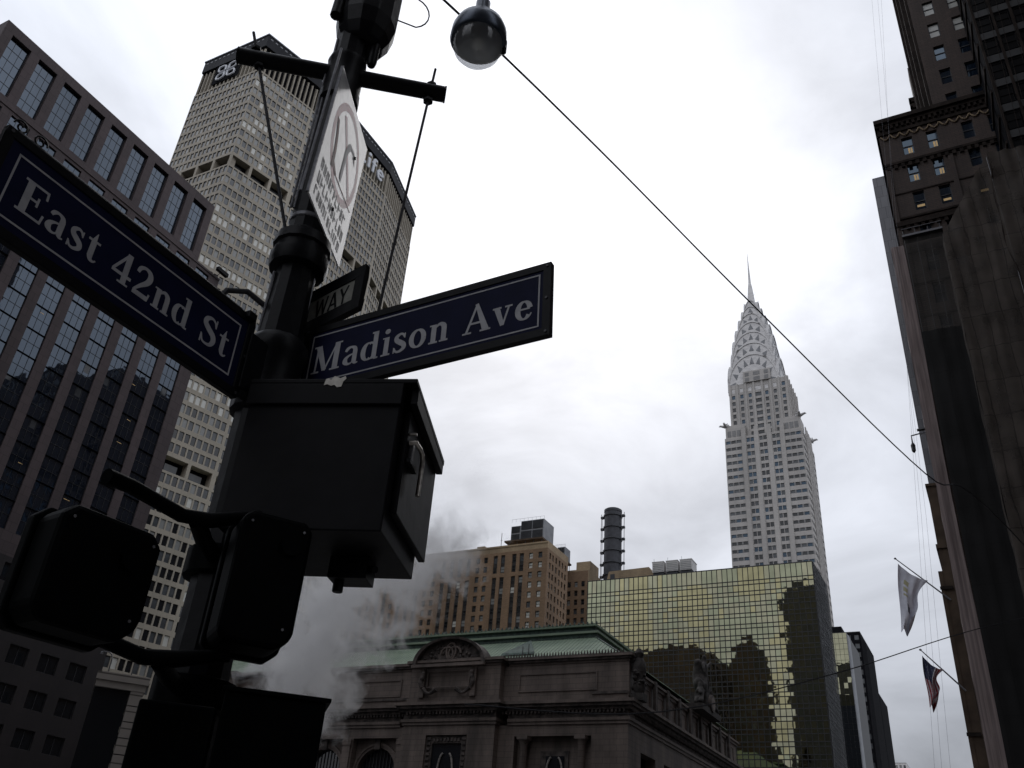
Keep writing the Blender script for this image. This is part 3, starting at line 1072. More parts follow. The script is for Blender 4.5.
    for s_ in (-1, 1):
        an.tube([(crownx, crowny + s_ * 2.0, 297), (crownx - 0.5, crowny + s_ * 4.4, 298.5)], 0.08, 'greymetal', 4)
        an.tube([(crownx - 1, crowny + s_ * 1.6, 302), (crownx - 1.0, crowny + s_ * 3.2, 304)], 0.06, 'greymetal', 4)
    an.build('spire_bracket', root)


crown_tower()


# ================================================================== mirrored hotel
def mirror_hotel():
    root = thing('glass_hotel', 'wide gold mirrored glass block reflecting dark towers, below the art deco skyscraper', 'hotel building', (260, 70, 0))
    B = MB()
    x0, x1, y0, y1, zt = 240.0, 262.0, 37.0, 102.4, 89.7
    B.box(x0 + 0.5, x1, y0 + 0.5, y1, 0, zt - 0.05, 'mull')
    B.box(x0 + 0.02, x1, y0 + 0.02, y1, zt - 0.045, zt + 0.12, 'mull')
    B.build('wall', root)
    F = FR((x0, y0, 0), (0, 1, 0), (-1, 0, 0))
    nc = 45
    pw = (y1 - y0) / nc
    zs_ = [zt, zt - 3.9]
    z = zt - 3.9
    while z > 6:
        z -= 1.15
        zs_.append(z)
        z -= 1.85
        zs_.append(z)
    jobs = []
    rr = random.Random(3)

    def gold_pick(t, k):
        q = noise.noise(V((t * 6, k * 0.09, 4.2))) + rr.uniform(-.35, .35)
        return 'g_gold2' if q < -0.16 else ('g_gold3' if q > 0.2 else 'g_gold')

    def pane(F, u0, u1, a, b, mat, amp):
        # each pane hangs a little out of true, so reflections break up
        t1, t2 = rr.gauss(0, amp), rr.gauss(0, amp)
        d = 0.08

        def fn(Bq):
            Bq.face([F(u0, a, d - t1 * (u1 - u0) - t2 * (b - a)), F(u1, a, d + t1 * (u1 - u0) - t2 * (b - a)), F(u1, b, d + t1 * (u1 - u0) + t2 * (b - a)), F(u0, b, d - t1 * (u1 - u0) + t2 * (b - a))], mat)
        return (F((u0 + u1) / 2, (a + b) / 2), (u1 - u0) * (b - a), fn)
    for i in range(nc):
        for k in range(len(zs_) - 1):
            jobs.append(pane(F, i * pw + 0.05, (i + 1) * pw - 0.05, zs_[k + 1] + 0.05, zs_[k] - 0.05, gold_pick(i / nc, k), 0.0014))
    F2 = FR((x0, y0, 0), (1, 0, 0), (0, -1, 0))
    n2 = 14
    for i in range(n2):
        for k in range(len(zs_) - 1):
            jobs.append(pane(F2, i * 1.5 + 0.05, (i + 1) * 1.5 - 0.05, zs_[k + 1] + 0.05, zs_[k] - 0.05, 'g_pale', 0.003))
    windows(root, jobs, name='mirror_pane')
    G = MB()
    for i in range(nc + 1):
        u = min(max(i * pw, 0.06), nc * pw - 0.06)
        G.fbox(F, u - 0.07, u + 0.07, 4, zt, 0.1, 0.26, 'mull')
    for z in zs_:
        G.fbox(F, 0.02, nc * pw - 0.02, z - 0.11, z + 0.11, 0.085, 0.2, 'mull')
    for i in range(n2 + 1):
        G.fbox(F2, i * 1.5 - 0.05, i * 1.5 + 0.05, 4, zt, 0.1, 0.2, 'mull')
    for z in zs_:
        G.fbox(F2, 0.02, n2 * 1.5, z - 0.05, z + 0.05, 0.085, 0.16, 'mull')
    G.build('mullion_grid', root)
    # plant room on the roof
    p = MB()
    p.extr([(243, 97.8, 89.8), (243, 82.0, 89.8), (243, 84.2, 93.6), (243, 96.9, 93.3)], (9, 0, 0), 'tan')
    p.fbox(FR((243, 0, 0), (0, 1, 0), (-1, 0, 0)), 95.0, 96.4, 90.6, 92.4, 0.01, 0.1, 'louvre')
    p.build('plant_room', root)


mirror_hotel()
for k in range(3):
    y = 80.9 - k * 4.2
    root = thing('cooling_unit', ['white boxy cooling unit nearest the plant room on the mirrored hotel roof', 'middle one of the three white cooling units on the mirrored hotel roof', 'white cooling unit nearest the skyscraper on the mirrored hotel roof'][k], 'cooling unit', (243, y, 89.82), 'white rooftop cooling units')
    b = MB()
    b.box(241.6, 246.6, y - 1.75, y + 1.75, 91.2, 94.2, 'whitemetal')
    b.box(241.5, 246.7, y - 1.85, y + 1.85, 94.21, 94.45, 'whitemetal')
    for j in range(5):
        b.box(241.5, 241.595, y - 1.6, y + 1.6, 91.5 + j * 0.52, 91.56 + j * 0.52, 'greymetal')
    b.build('body', root)
    b = MB()
    b.box(241.9, 246.2, y - 1.6, y + 1.6, 90.2, 91.19, 'louvre')
    b.build('base', root)
    b = MB()
    for dx in (242.0, 246.0):
        for dy in (-1.3, 1.3):
            b.box(dx, dx + 0.2, y + dy, y + dy + 0.2, 89.82, 90.19, 'louvre')
    b.build('leg_frame', root)
    b = MB()
    b.tube([(242.2, y + 1.4, 94.46), (242.2, y + 1.4, 95.6)], 0.05, 'greymetal', 5)
    b.build('vent_pipe', root)


# ================================================================== brown brick block
def brown_block():
    root = thing('brick_office_building', 'large brown brick office block with dark vertical window strips, behind the copper roof', 'office building', (262, 150, 0))
    B = MB()
    jobs = []
    x0, y0 = 250.0, 121.2
    F = FR((x0, y0, 0), (0, 1, 0), (-1, 0, 0))
    W = 92.0
    zt = 108.4
    wins = []
    cols = [(2.6, 'p'), (6.0, 'p'), (9.4, 's'), (12.2, 's'), (16.4, 's'), (19.2, 's'), (22.9, 'p'), (25.9, 'p'), (29.6, 's'), (33.0, 's'), (36.2, 's'), (39.4, 's'), (43.0, 'p'), (46.0, 'p'), (49.6, 's'), (53.0, 's'), (56.4, 's'), (59.6, 'p'), (62.6, 's'), (65.6, 's'), (69, 'p'), (72.4, 's'), (76, 's'), (79.6, 'p'), (83, 's'), (87, 'p')]
    FLH = 3.28
    for c, k in cols:
        for r in range(27):
            z = 103.0 - FLH * r
            if k == 'p':
                wins.append((c - 0.72, c + 0.72, z, z + 2.0, 'p', r))
        if k == 's':
            wins.append((c - 0.78, c + 0.78, 99.0, 105.2, 't', 0))
            wins.append((c - 0.78, c + 0.78, 14.5, 97.6, 's', 0))
    facade(B, F, W, 0, 106.2, [w[:4] for w in wins], 0.45, 'brown')
    B.face([F(0, 106.2), F(W, 106.2), F(W, zt), F(0, zt)], 'tan')
    B.fbox(F, 0, W, zt - 0.5, zt, 0.005, 0.2, 'tan')
    F2 = FR((x0, y0, 0), (1, 0, 0), (0, -1, 0))
    W2 = 16.5
    w2 = []
    for c in (2.2, 4.4, 7.0, 9.6, 12.0, 14.4):
        for r in range(27):
            z = 103.0 - FLH * r
            w2.append((c - 0.6, c + 0.6, z, z + 2.0, 'p', r))
    facade(B, F2, W2, 0, 106.2, [w[:4] for w in w2], 0.45, 'brown')
    B.face([F2(0, 106.2), F2(W2, 106.2), F2(W2, zt), F2(0, zt)], 'tan')
    B.box(x0 + 0.8, x0 + W2, y0 + 0.8, y0 + W, 0, 106, 'mull')
    B.box(x0 + 0.01, x0 + W2, y0 + 0.01, y0 + W, zt + 0.001, zt + 0.2, 'tan')
    # slope up of the parapet to the left as in steps
    B.box(x0 + 0.3, x0 + W2, y0 + 24, y0 + 27, zt + 0.2, zt + 0.9, 'tan')
    # wing further east
    x2, y2 = 285.0, 121.6
    F3 = FR((x2, y2, 0), (0, 1, 0), (-1, 0, 0))
    F4 = FR((x2, y2, 0), (1, 0, 0), (0, -1, 0))
    w3 = []
    for c in (1.9, 4.6, 7.3):
        for r in range(27):
            z = 104.6 - 3.3 * r
            w3.append((c - 0.65, c + 0.65, z, z + 2.0, 'p', r))
    facade(B, F3, 12, 0, 110.4, [w[:4] for w in w3], 0.45, 'brown')
    w4 = []
    for c in (2.4, 5.0, 8.6):
        for r in range(27):
            z = 104.6 - 3.3 * r
            w4.append((c - 0.6, c + 0.6, z, z + 2.0, 'p', r))
    facade(B, F4, 12, 0, 110.4, [w[:4] for w in w4], 0.45, 'tan')
    B.box(x2 + 0.8, x2 + 12, y2 + 0.8, y2 + 12, 0, 110, 'mull')
    B.box(x2, x2 + 12, y2, y2 + 12, 110.41, 111.0, 'tan')
    B.box(x2 + 3, x2 + 11, y2 + 0.5, y2 + 6, 111.01, 115.0, 'tan')
    # link between the two
    B.box(266.6, 284.9, 133, 150, 0, 109.5, 'brown')
    B.build('wall', root)
    for FF, ww in ((F, wins), (F2, w2), (F3, w3), (F4, w4)):
        for w in ww:
            if w[4] in 'pt' and w[4] == 'p':
                near = FF is F and w[1] < 8
                g = pick([('g_bright', 4), ('g_blind', 3), ('g_mid', 1)]) if near or FF is F2 and w[5] < 9 and random.random() < .5 else pick([('g_dark', 4), ('g_mid', 3), ('g_blind', 1.3)])
                jobs.append(wjob(FF, w[:4], 0.45, g, nx=1, nz=2, bar=0.1))
            elif w[4] == 't':
                for q in range(2):
                    a = (w[0], w[1], w[2] + 0.3 + q * 3.2, w[2] + 2.4 + q * 3.2)
                    jobs.append(wjob(FF, a, 0.45, pick([('g_dark', 3), ('g_mid', 3), ('g_blind', 2)]), nx=1, nz=2, bar=0.1))
            else:
                for q in range(25):
                    z = w[3] - 2.4 - q * FLH
                    if z < w[2]:
                        break
                    a = (w[0], w[1], z, z + 2.1)
                    g = pick([('g_blind', 3), ('g_bright', 1)]) if (q * 5 + int(w[0])) % 4 == 0 else pick([('g_dark', 6), ('g_mid', 1)])
                    jobs.append(wjob(FF, a, 0.45, g, nx=1, nz=2, bar=0.1))
    windows(root, jobs)
    sp = MB()
    for w in wins:
        if w[4] in 'st':
            sp.face([F(w[0], w[2], -0.445), F(w[1], w[2], -0.445), F(w[1], w[3], -0.445), F(w[0], w[3], -0.445)], 'spandrel')
    sp.build('spandrel', root)


brown_block()


def cooling_rack(name, label, x0, x1, y0, y1, z0, z1, nx, step):
    root = thing(name, label, 'cooling tower', ((x0 + x1) / 2, (y0 + y1) / 2, z0))
    b = MB()
    zc = z0 + (z1 - z0) * 0.38
    b.box(x0 - 1.2, x1 + 0.3, y0 - 0.5, y1 + 1.6, zc - 0.55, zc, 'oldstone')
    b.build('platform', root)
    b = MB()
    W = y1 - y0
    F = FR((x0, y0, 0), (0, 1, 0), (-1, 0, 0))
    b.box(x0 + 0.3, x1 - .01, y0 + .01, y1 - W * 0.3, zc + 0.005, z1, 'greymetal')
    b.box(x0 + 0.3, x1 - .01, y1 - W * 0.3 + 0.05, y1, zc + 0.005, z1 - (z1 - zc) * 0.22, 'greymetal')
    b.build('casing', root)
    for i, (u0, u1, a, t) in enumerate(((0.3, W * 0.33, 0.0, 1), (W * 0.36, W * 0.68, 0.0, 1), (0.3, W * 0.33, 0.5, 1), (W * 0.36, W * 0.68, 0.5, 1), (W * 0.73, W - 0.3, 0.0, .78), (W * 0.73, W - 0.3, 0.39, .78))):
        q = MB()
        H = (z1 - zc)
        za, zb = zc + H * a + 0.35, zc + H * (a + (0.5 if t == 1 else 0.39)) - 0.3
        q.fbox(F, u0, u1, za, zb, -0.28, -0.1, 'louvre')
        n = 7
        for k in range(n):
            zz = za + (zb - za) * (k + 0.5) / n
            q.fbox(F, u0, u1, zz - 0.03, zz + 0.03, -0.095, -0.02, 'mull')
        q.build('louvre_panel', root)
    for k in range(5):
        for yy in (y0 + W * k / 4, ):
            q = MB()
            for xx in (x0 - 0.6, x1 - 0.5):
                q.tube([(xx, yy, z0), (xx, yy, zc - 0.56)], 0.14, 'mull', 5)
            q.build('leg', root)
    q = MB()
    for k in range(9):
        yy = y0 + W * k / 8
        q.tube([(x0 + 0.5, yy, z1 + 0.005), (x0 + 0.5, yy, z1 + 1.1)], 0.04, 'greymetal', 4)
    q.tube([(x0 + 0.5, y0, z1 + 1.1), (x0 + 0.5, y1, z1 + 1.1)], 0.04, 'greymetal', 4)
    q.build('handrail', root)
    return root


cooling_rack('cooling_tower', 'large dark louvred cooling tower on a platform, highest on the brown brick roof', 257.5, 266.0, 127.0, 139.5, 108.61, 120.2, 2, 1)
cooling_rack('cooling_tower', 'smaller grey cooling tower at the right end of the brown brick roof', 278.0, 283.0, 128.0, 132.2, 109.52, 117.6, 1, 0)
cooling_rack('cooling_tower', 'smallest and lowest of the grey cooling units beside the brown brick wing', 276.0, 279.2, 135.0, 138.5, 109.52, 115.6, 1, 0)
t = MB()
t.tube([(254.6, 141.3, 108.6), (254.6, 141.3, 115.2)], 0.12, 'galv', 6)
t.tube([(254.6, 140.9, 112.5), (254.6, 141.7, 112.5)], 0.06, 'galv', 5)
tag(recentre(t.build('antenna_mast')), 'thin antenna mast left of the large cooling tower on the brown roof', 'antenna')


def stack():
    x, y = 290.0, 114.3
    root = thing('smokestack', 'tall dark ringed smokestack with ladder pipes, between brown block and mirrored hotel', 'chimney', (x, y, 0))
    b = MB()
    b.lathe((x, y, 0), [(3.2, 0), (3.2, 133.6), (3.35, 133.7), (3.35, 134.6), (2.9, 134.9), (2.7, 134.0)], 'stack', 24)
    b.build('shaft', root, smooth=True)
    for k in range(11):
        z = 132.2 - k * 4.6
        q = MB()
        q.lathe((x, y, 0), [(3.22, z - 0.35), (3.55, z - 0.28), (3.55, z + 0.28), (3.22, z + 0.35)], 'louvre', 24)
        for s_ in (-1, 1):
            q.box(x - 0.6, x + 0.4, y + s_ * 4.15 - 0.55, y + s_ * 4.15 + 0.55, z - 0.5, z + 0.3, 'louvre')
        q.build('ring_bracket', root)
    for s_ in (-1, 1):
        q = MB()
        q.tube([(x - 0.2, y + s_ * 4.5, 0), (x - 0.2, y + s_ * 4.5, 133.5)], 0.12, 'galv', 6)
        q.tube([(x - 0.9, y + s_ * 3.75, 60), (x - 0.9, y + s_ * 3.75, 132.5)], 0.08, 'galv', 5)
        q.build('side_pipe', root)


stack()


# ================================================================== railway terminal
def terminal():
    root = thing('railway_terminal', 'grand sooty limestone railway terminal with green copper roof, at street level', 'station building', (180, 100, 0))
    B = MB()
    X = 144.0
    Y0 = 53.7
    F = FR((X, 0, 0), (0, 1, 0), (-1, 0, 0))
    # ---- west wall segments: (y0,y1,projection)
    jobs = []
    segs = [(53.7, 77.4, 0.0), (77.4, 96.2, 1.6), (96.2, 140.0, 0.0), (140.0, 160.0, 1.6)]
    arches = []
    for (a, b, pr) in segs:
        Fs = FR((X - pr, a, 0), (0, 1, 0), (-1, 0, 0))
        W = b - a
        ops = []
        if a == 53.7:
            ops = [(6.4, 20.6, 0.5, 28.2)]
        elif a == 77.4:
            ops = [(5.4, 13.8, 16.0, 28.3)]
        elif a == 96.2:
            ops = [(1.9, 11.9, 0.5, 28.2), (14.1, 24.1, 0.5, 28.2), (26.3, 36.3, 0.5, 28.2)]
        facade(B, Fs, W, 0, 30.0, ops, 1.5 if a != 77.4 else 0.9, 'gc')
        for o in ops:
            if a == 53.7:
                # recessed bay: back wall with a niche window, two columns in front
                B.face([Fs(o[0], o[2], -1.5), Fs(o[1], o[2], -1.5), Fs(o[1], o[3], -1.5), Fs(o[0], o[3], -1.5)], 'gc')
                cu = (o[0] + o[1]) / 2
                B.fbox(Fs, cu - 2.6, cu + 2.6, 14, 26.0, -1.495, -1.25, 'gcdark')
            elif a == 96.2:
                # arch inside the square opening
                cu = (o[0] + o[1]) / 2
                r = 4.2
                zc = 22.5
                pts = [Fs(o[0], 28.2, -1.5), Fs(o[0], 0.5, -1.5), Fs(cu - r, 0.5, -1.5), Fs(cu - r, zc, -1.5)]
                n = 20
                for k in range(n):
                    a0 = PI - PI * k / n
                    a1 = PI - PI * (k + 1) / n
                    p0 = (cu + r * math.cos(a0), zc + r * math.sin(a0))
                    p1 = (cu + r * math.cos(a1), zc + r * math.sin(a1))
                    B.face([Fs(p0[0], p0[1], -1.5), Fs(p1[0], p1[1], -1.5), Fs(p1[0], 28.2, -1.5), Fs(p0[0], 28.2, -1.5)], 'gc')
                    B.face([Fs(p0[0], p0[1], -1.5), Fs(p1[0], p1[1], -1.5), Fs(p1[0], p1[1], -2.6), Fs(p0[0], p0[1], -2.6)], 'gc')
                B.face([Fs(o[0], 0.5, -1.5), Fs(cu - r, 0.5, -1.5), Fs(cu - r, 28.2, -1.5), Fs(o[0], 28.2, -1.5)], 'gc')
                B.face([Fs(cu + r, 0.5, -1.5), Fs(o[1], 0.5, -1.5), Fs(o[1], 28.2, -1.5), Fs(cu + r, 28.2, -1.5)], 'gc')
                for s_ in (-1, 1):
                    B.face([Fs(cu + s_ * r, 0.5, -1.5), Fs(cu + s_ * r, zc, -1.5), Fs(cu + s_ * r, zc, -2.6), Fs(cu + s_ * r, 0.5, -2.6)], 'gc')
                arches.append((Fs, cu, r, zc))
        if pr:
            for yy in (a, b):
                B.face([(X - pr, yy, 0), (X, yy, 0), (X, yy, 30), (X - pr, yy, 30)], 'gc')
        # entablature: architrave, frieze, cornice with dentils
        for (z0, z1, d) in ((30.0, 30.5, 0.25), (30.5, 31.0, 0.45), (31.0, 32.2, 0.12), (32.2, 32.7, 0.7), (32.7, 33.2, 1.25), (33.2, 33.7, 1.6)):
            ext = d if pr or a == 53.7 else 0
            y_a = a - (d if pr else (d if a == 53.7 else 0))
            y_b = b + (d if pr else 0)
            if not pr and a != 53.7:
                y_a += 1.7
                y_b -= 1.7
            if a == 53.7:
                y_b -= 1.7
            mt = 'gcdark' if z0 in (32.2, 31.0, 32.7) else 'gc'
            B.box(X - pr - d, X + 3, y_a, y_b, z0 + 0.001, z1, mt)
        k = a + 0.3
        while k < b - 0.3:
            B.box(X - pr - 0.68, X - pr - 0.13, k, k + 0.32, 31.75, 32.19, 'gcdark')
            k += 0.7
        # attic
        B.box(X - pr + 0.6, X + 6, a + 0.01 if not pr else a, b, 33.71, 40.2, 'gc')
        B.box(X - pr + 0.3, X + 6, a + (0.02 if not pr else -0.3), b + (0 if not pr else 0.3), 33.72, 34.8, 'gc')
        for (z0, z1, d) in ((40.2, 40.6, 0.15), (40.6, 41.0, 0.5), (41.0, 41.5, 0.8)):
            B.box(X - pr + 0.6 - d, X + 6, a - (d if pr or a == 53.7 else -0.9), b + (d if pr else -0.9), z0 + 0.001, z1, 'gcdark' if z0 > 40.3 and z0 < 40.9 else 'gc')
        if not pr:
            # sunk panel frames in the attic
            Fa = FR((X + 0.6, a, 0), (0, 1, 0), (-1, 0, 0))
            m = 3.2 if a == 53.7 else 2.0
            for (u0, u1) in ([(m + 2.5, W - 3.0)] if a == 53.7 else [(3.0, W / 2 - 1.5), (W / 2 + 1.5, W - 3)]):
                for q in ((u0, u1, 38.5, 38.8), (u0, u1, 35.6, 35.9), (u0, u0 + 0.3, 35.91, 38.49), (u1 - 0.3, u1, 35.91, 38.49)):
                    B.fbox(Fa, *q, 0.003, 0.16, 'gc')
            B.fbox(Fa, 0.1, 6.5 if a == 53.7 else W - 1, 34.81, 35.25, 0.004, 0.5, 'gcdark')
    # ---- south wall
    G = FR((X, Y0, 0), (1, 0, 0), (0, -1, 0))
    WS = 72.0
    so = [(6.0, 13.5, 4, 26.5)] + [(18 + 13 * k, 27.5 + 13 * k, 0.5, 26.5) for k in range(3)] + [(60, 67, 4, 26.5)]
    facade(B, G, WS, 0, 30.0, so, 1.8, 'gc')
    for o in so:
        B.face([G(o[0], o[2], -1.8), G(o[1], o[2], -1.8), G(o[1], o[3], -1.8), G(o[0], o[3], -1.8)], 'g_dark')
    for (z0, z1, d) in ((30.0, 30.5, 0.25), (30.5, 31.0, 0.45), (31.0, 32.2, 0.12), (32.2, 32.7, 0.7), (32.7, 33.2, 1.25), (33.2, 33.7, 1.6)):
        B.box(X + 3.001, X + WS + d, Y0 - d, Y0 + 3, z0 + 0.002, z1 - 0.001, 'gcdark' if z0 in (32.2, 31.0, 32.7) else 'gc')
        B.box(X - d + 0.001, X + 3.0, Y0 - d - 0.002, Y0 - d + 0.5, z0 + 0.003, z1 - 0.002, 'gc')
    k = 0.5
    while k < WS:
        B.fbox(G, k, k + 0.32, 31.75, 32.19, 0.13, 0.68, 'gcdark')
        k += 0.7
    B.box(X + 6.01, X + WS - 0.5, Y0 + 0.6, Y0 + 6, 33.71, 38.6, 'gc')
    B.box(X + 0.61, X + 6.0, Y0 + 0.59, Y0 + 6, 33.71, 40.19, 'gc')
    for (z0, z1, d) in ((38.6, 39.1, 0.35), (39.1, 39.5, 0.7)):
        B.box(X + 6.01, X + WS - 0.5 + d, Y0 + 0.6 - d, Y0 + 6, z0 + 0.002, z1, 'gc')
    Ga = FR((X, Y0 + 0.6, 0), (1, 0, 0), (0, -1, 0))
    for k in range(9):
        u0 = 7.5 + k * 7.0
        if u0 + 6 > WS:
            break
        B.fbox(Ga, u0 - 1.2, u0 - 0.2, 33.72, 39.7, 0.36, 0.9, 'gcdark')
        for q in ((u0 + .4, u0 + 5.2, 37.6, 37.8), (u0 + .4, u0 + 5.2, 34.9, 35.1), (u0 + .4, u0 + .6, 35.11, 37.59), (u0 + 5.0, u0 + 5.2, 35.11, 37.59)):
            B.fbox(Ga, *q, 0.003, 0.14, 'gc')
    # other sides, flat
    B.box(X + 3.2, X + WS - 0.01, Y0 + 3.2, 159.9, 0, 33.4, 'gc')
    B.box(X + 6.02, X + WS - 0.6, Y0 + 6.02, 159.5, 33.4, 41.4, 'gc')
    B.build('wall', root)
    # ---- columns in the recessed bay and pilasters beside the arches
    for yc in (53.7 + 8.0, 53.7 + 18.6):
        c = MB()
        x = X - 0.1
        c.lathe((x, yc, 0), [(0.95, 0.2), (0.95, 1.0), (0.75, 1.3), (0.74, 16), (0.62, 26.6), (0.7, 26.8), (0.72, 27.0), (1.0, 27.5)], 'gc', 20)
        c.box(x - 1.0, x + 1.0, yc - 1.0, yc + 1.0, 27.51, 28.15, 'gc')
        c.build('column', root, smooth=True)
    for (yc, pr) in ((97.15, 0), (109.2, 0), (121.4, 0), (133.4, 0)):
        c = MB()
        x = X - pr
        w = 0.85
        if pr:
            continue
        c.box(x - 0.42, x - 0.002, yc - w, yc + w, 0.2, 27.0, 'gc')
        c.box(x - 0.52, x - 0.003, yc - w - 0.12, yc + w + 0.12, 27.01, 28.0, 'gc')
        c.build('pilaster', root)
    # ---- arch mouldings, glazing
    for (Fs, cu, r, zc) in arches:
        m = MB()
        n = 24
        for (ri, ro, d) in ((r + 0.02, r + 0.45, 0.25), (r + 0.46, r + 0.9, 0.4)):
            for k in range(n):
                a0, a1 = PI * k / n, PI * (k + 1) / n
                q = lambda a, rr, dd: Fs(cu + rr * math.cos(a), zc + rr * math.sin(a), -1.5 + dd)
                m.hexa([q(a0, ri, 0.003), q(a1, ri, 0.003), q(a1, ri, d), q(a0, ri, d), q(a0, ro, 0.003), q(a1, ro, 0.003), q(a1, ro, d), q(a0, ro, d)], 'gc')
        m.fbox(Fs, cu - 0.6, cu + 0.6, zc + r - 0.3, zc + r + 1.6, -1.2, -0.8, 'gcdark')
        m.build('arch_moulding', root)
        wv = MB()
        pts = [Fs(cu + r * math.cos(PI * k / n), zc + r * math.sin(PI * k / n), -2.55) for k in range(n + 1)]
        wv.face(pts + [Fs(cu - r, 0.6, -2.55), Fs(cu + r, 0.6, -2.55)], 'g_dark')
        for k in range(-5, 6):
            u = cu + k * 0.75
            zz = zc + math.sqrt(max(r * r - (k * 0.75) ** 2, 0.01))
            wv.fbox(Fs, u - 0.06, u + 0.06, 0.6, zz, -2.54, -2.4, 'frame')
        for z in (6, 9, 12, 15, 18, 21.6):
            wv.fbox(Fs, cu - r + 0.01, cu + r - 0.01, z - 0.08, z + 0.08, -2.54, -2.38, 'frame')
        wv.build('arched_window', root)
    # niche window in the bay, with oval surround
    for (Fs, cu, dep, zc) in ((FR((X, 53.7, 0), (0, 1, 0), (-1, 0, 0)), 13.3, 1.24, 24.0), (FR((X - 1.6, 77.4, 0), (0, 1, 0), (-1, 0, 0)), 9.6, 0.9, 24.4)):
        w = MB()
        if dep == 0.9:
            w.fbox(Fs, cu - 4.19, cu - 3.0, 16.0, 28.29, -0.9, -0.45, 'gcdark')
            w.fbox(Fs, cu + 3.0, cu + 4.19, 16.0, 28.29, -0.9, -0.45, 'gcdark')
            w.fbox(Fs, cu - 2.99, cu + 2.99, 27.0, 28.29, -0.9, -0.47, 'gcdark')
            w.fbox(Fs, cu - 2.99, cu + 2.99, 16.0, 26.99, -0.9, -0.8, 'g_dark')
            for k in range(14):
                zz = 16.5 + k * 0.85
                for s_ in (-1, 1):
                    w.fbox(Fs, cu + s_ * 3.6 - 0.35, cu + s_ * 3.6 + 0.35, zz, zz + 0.45, -0.449, -0.2, 'gcdark')
            for k in range(8):
                w.fbox(Fs, cu - 2.7 + k * 0.72, cu - 2.3 + k * 0.72, 27.3, 27.9, -0.469, -0.25, 'gcdark')
        else:
            w.fbox(Fs, cu - 1.7, cu + 1.7, 14.3, 25.2, -dep + 0.003, -dep + 0.1, 'g_dark')
        for s_ in (-1, 1):
            pts = []
            for k in range(13):
                a = -PI / 2 * 0.9 + PI * 0.9 * k / 12
                pts.append(Fs(cu + s_ * (0.5 + 1.0 * math.cos(a)), zc - 2.2 + 3.2 * math.sin(a), -dep + 0.3))
            w.tube(pts, 0.17, 'paleconc', 6)
        w.build('ornate_window', root)
    # ---- segmental pediment with carved panel over the projecting bay
    p = MB()
    Fp = FR((X - 1.6 + 0.6, 0, 0), (0, 1, 0), (-1, 0, 0))
    yc, hw, zb, hh = 87.9, 7.0, 40.6, 4.5
    n = 24
    cyc = lambda k, sc=1.0: (yc + hw * sc * math.cos(PI * k / n) * (1.0), zb + hh * sc * math.sin(PI * k / n) ** 0.95)
    prof = [cyc(k) for k in range(n + 1)]
    p.extr([Fp(a, b + 0.01, 0.1) for a, b in prof], V((2.2, 0, 0)), 'gcdark')
    for k in range(n):
        a, b = cyc(k), cyc(k + 1)
        c, d = cyc(k, 1.09), cyc(k + 1, 1.09)
        p.hexa([Fp(a[0], a[1], 0.1), Fp(b[0], b[1], 0.1), Fp(b[0], b[1], 1.2), Fp(a[0], a[1], 1.2), Fp(c[0], c[1], -1.9), Fp(d[0], d[1], -1.9), Fp(d[0], d[1], 1.35), Fp(c[0], c[1], 1.35)], 'gcdark')
    p.fbox(Fp, yc - hw - 0.7, yc + hw + 0.7, 40.05, 40.59, 0.82, 1.5, 'gc')
    # carved scrolls and shield
    rr = random.Random(5)
    for k in range(90):
        a = rr.uniform(0.12, PI - 0.12)
        s_ = rr.uniform(0.1, 0.86)
        y, z = yc + hw * s_ * math.cos(a), zb + 0.35 + hh * s_ * math.sin(a)
        q = rr.uniform(0.18, 0.42)
        p.lathe((X - 1.0 - 0.1, y, z), [(0.01, -q), (q * 0.7, -q * 0.6), (q, 0), (q * 0.7, q * 0.6), (0.01, q)], 'gcdark', 6)
    for s_ in (-1, 1):
        p.tube([Fp(yc + s_ * (0.8 + 1.3 * math.cos(t)), 42.6 + 1.2 * math.sin(t), 0.35) for t in [j * 0.5 for j in range(10)]], 0.22, 'gc', 6)
    p.tube([Fp(yc + 1.0 * math.cos(t), 43.0 + 1.5 * math.sin(t), 0.3) for t in [j * PI / 8 for j in range(17)]], 0.25, 'gc', 6)
    p.build('pediment', root)
    pn = MB()
    Fq = FR((X - 1.0, 0, 0), (0, 1, 0), (-1, 0, 0))
    for q in ((83.4, 92.4, 39.3, 39.55), (83.4, 92.4, 36.5, 36.75), (83.4, 83.65, 36.76, 39.29), (92.15, 92.4, 36.76, 39.29)):
        pn.fbox(Fq, *q, 0.31, 0.5, 'gc')
    for s_ in (-1, 1):
        y = 87.9 + s_ * 5.4
        pn.fbox(Fq, y - 0.55, y + 0.55, 34.81, 40.04, 0.3, 0.75, 'gc')
        pts = [Fq(y - s_ * (0.1 + 0.2 * math.sin(j)), 39.4 - j * 0.42, 0.9) for j in range(8)]
        pn.tube(pts, [0.3, 0.42, 0.34, 0.45, 0.36, 0.46, 0.4, 0.3], 'gcdark', 7)
        pn.tube([Fq(y - s_ * (0.5 + j * 0.45), 36.3 - 0.9 * math.sin(j * 0.5), 0.85) for j in range(7)], [0.4, 0.3, 0.28, 0.26, 0.3, 0.36, 0.5], 'gcdark', 7)
    pn.build('carved_panel', root)
    # ---- copper roof: hipped, with standing seams and a crested ridge
    r = MB()
    e0, e1, s0 = X + 0.2, X + 9.0, Y0 + 1.6
    zr0, zr1 = 41.52, 47.2
    Yn = 158.0
    XE = X + WS - 2
    ins = 8.4
    a_, b_, c_, d_ = (e0, s0, zr0), (e0, Yn, zr0), (e1, Yn - ins, zr1), (e1, s0 + ins, zr1)
    r.face([a_, b_, c_, d_], 'copper')
    r.face([a_, d_, (XE - ins, s0 + ins, zr1), (XE, s0, zr0)], 'copper')
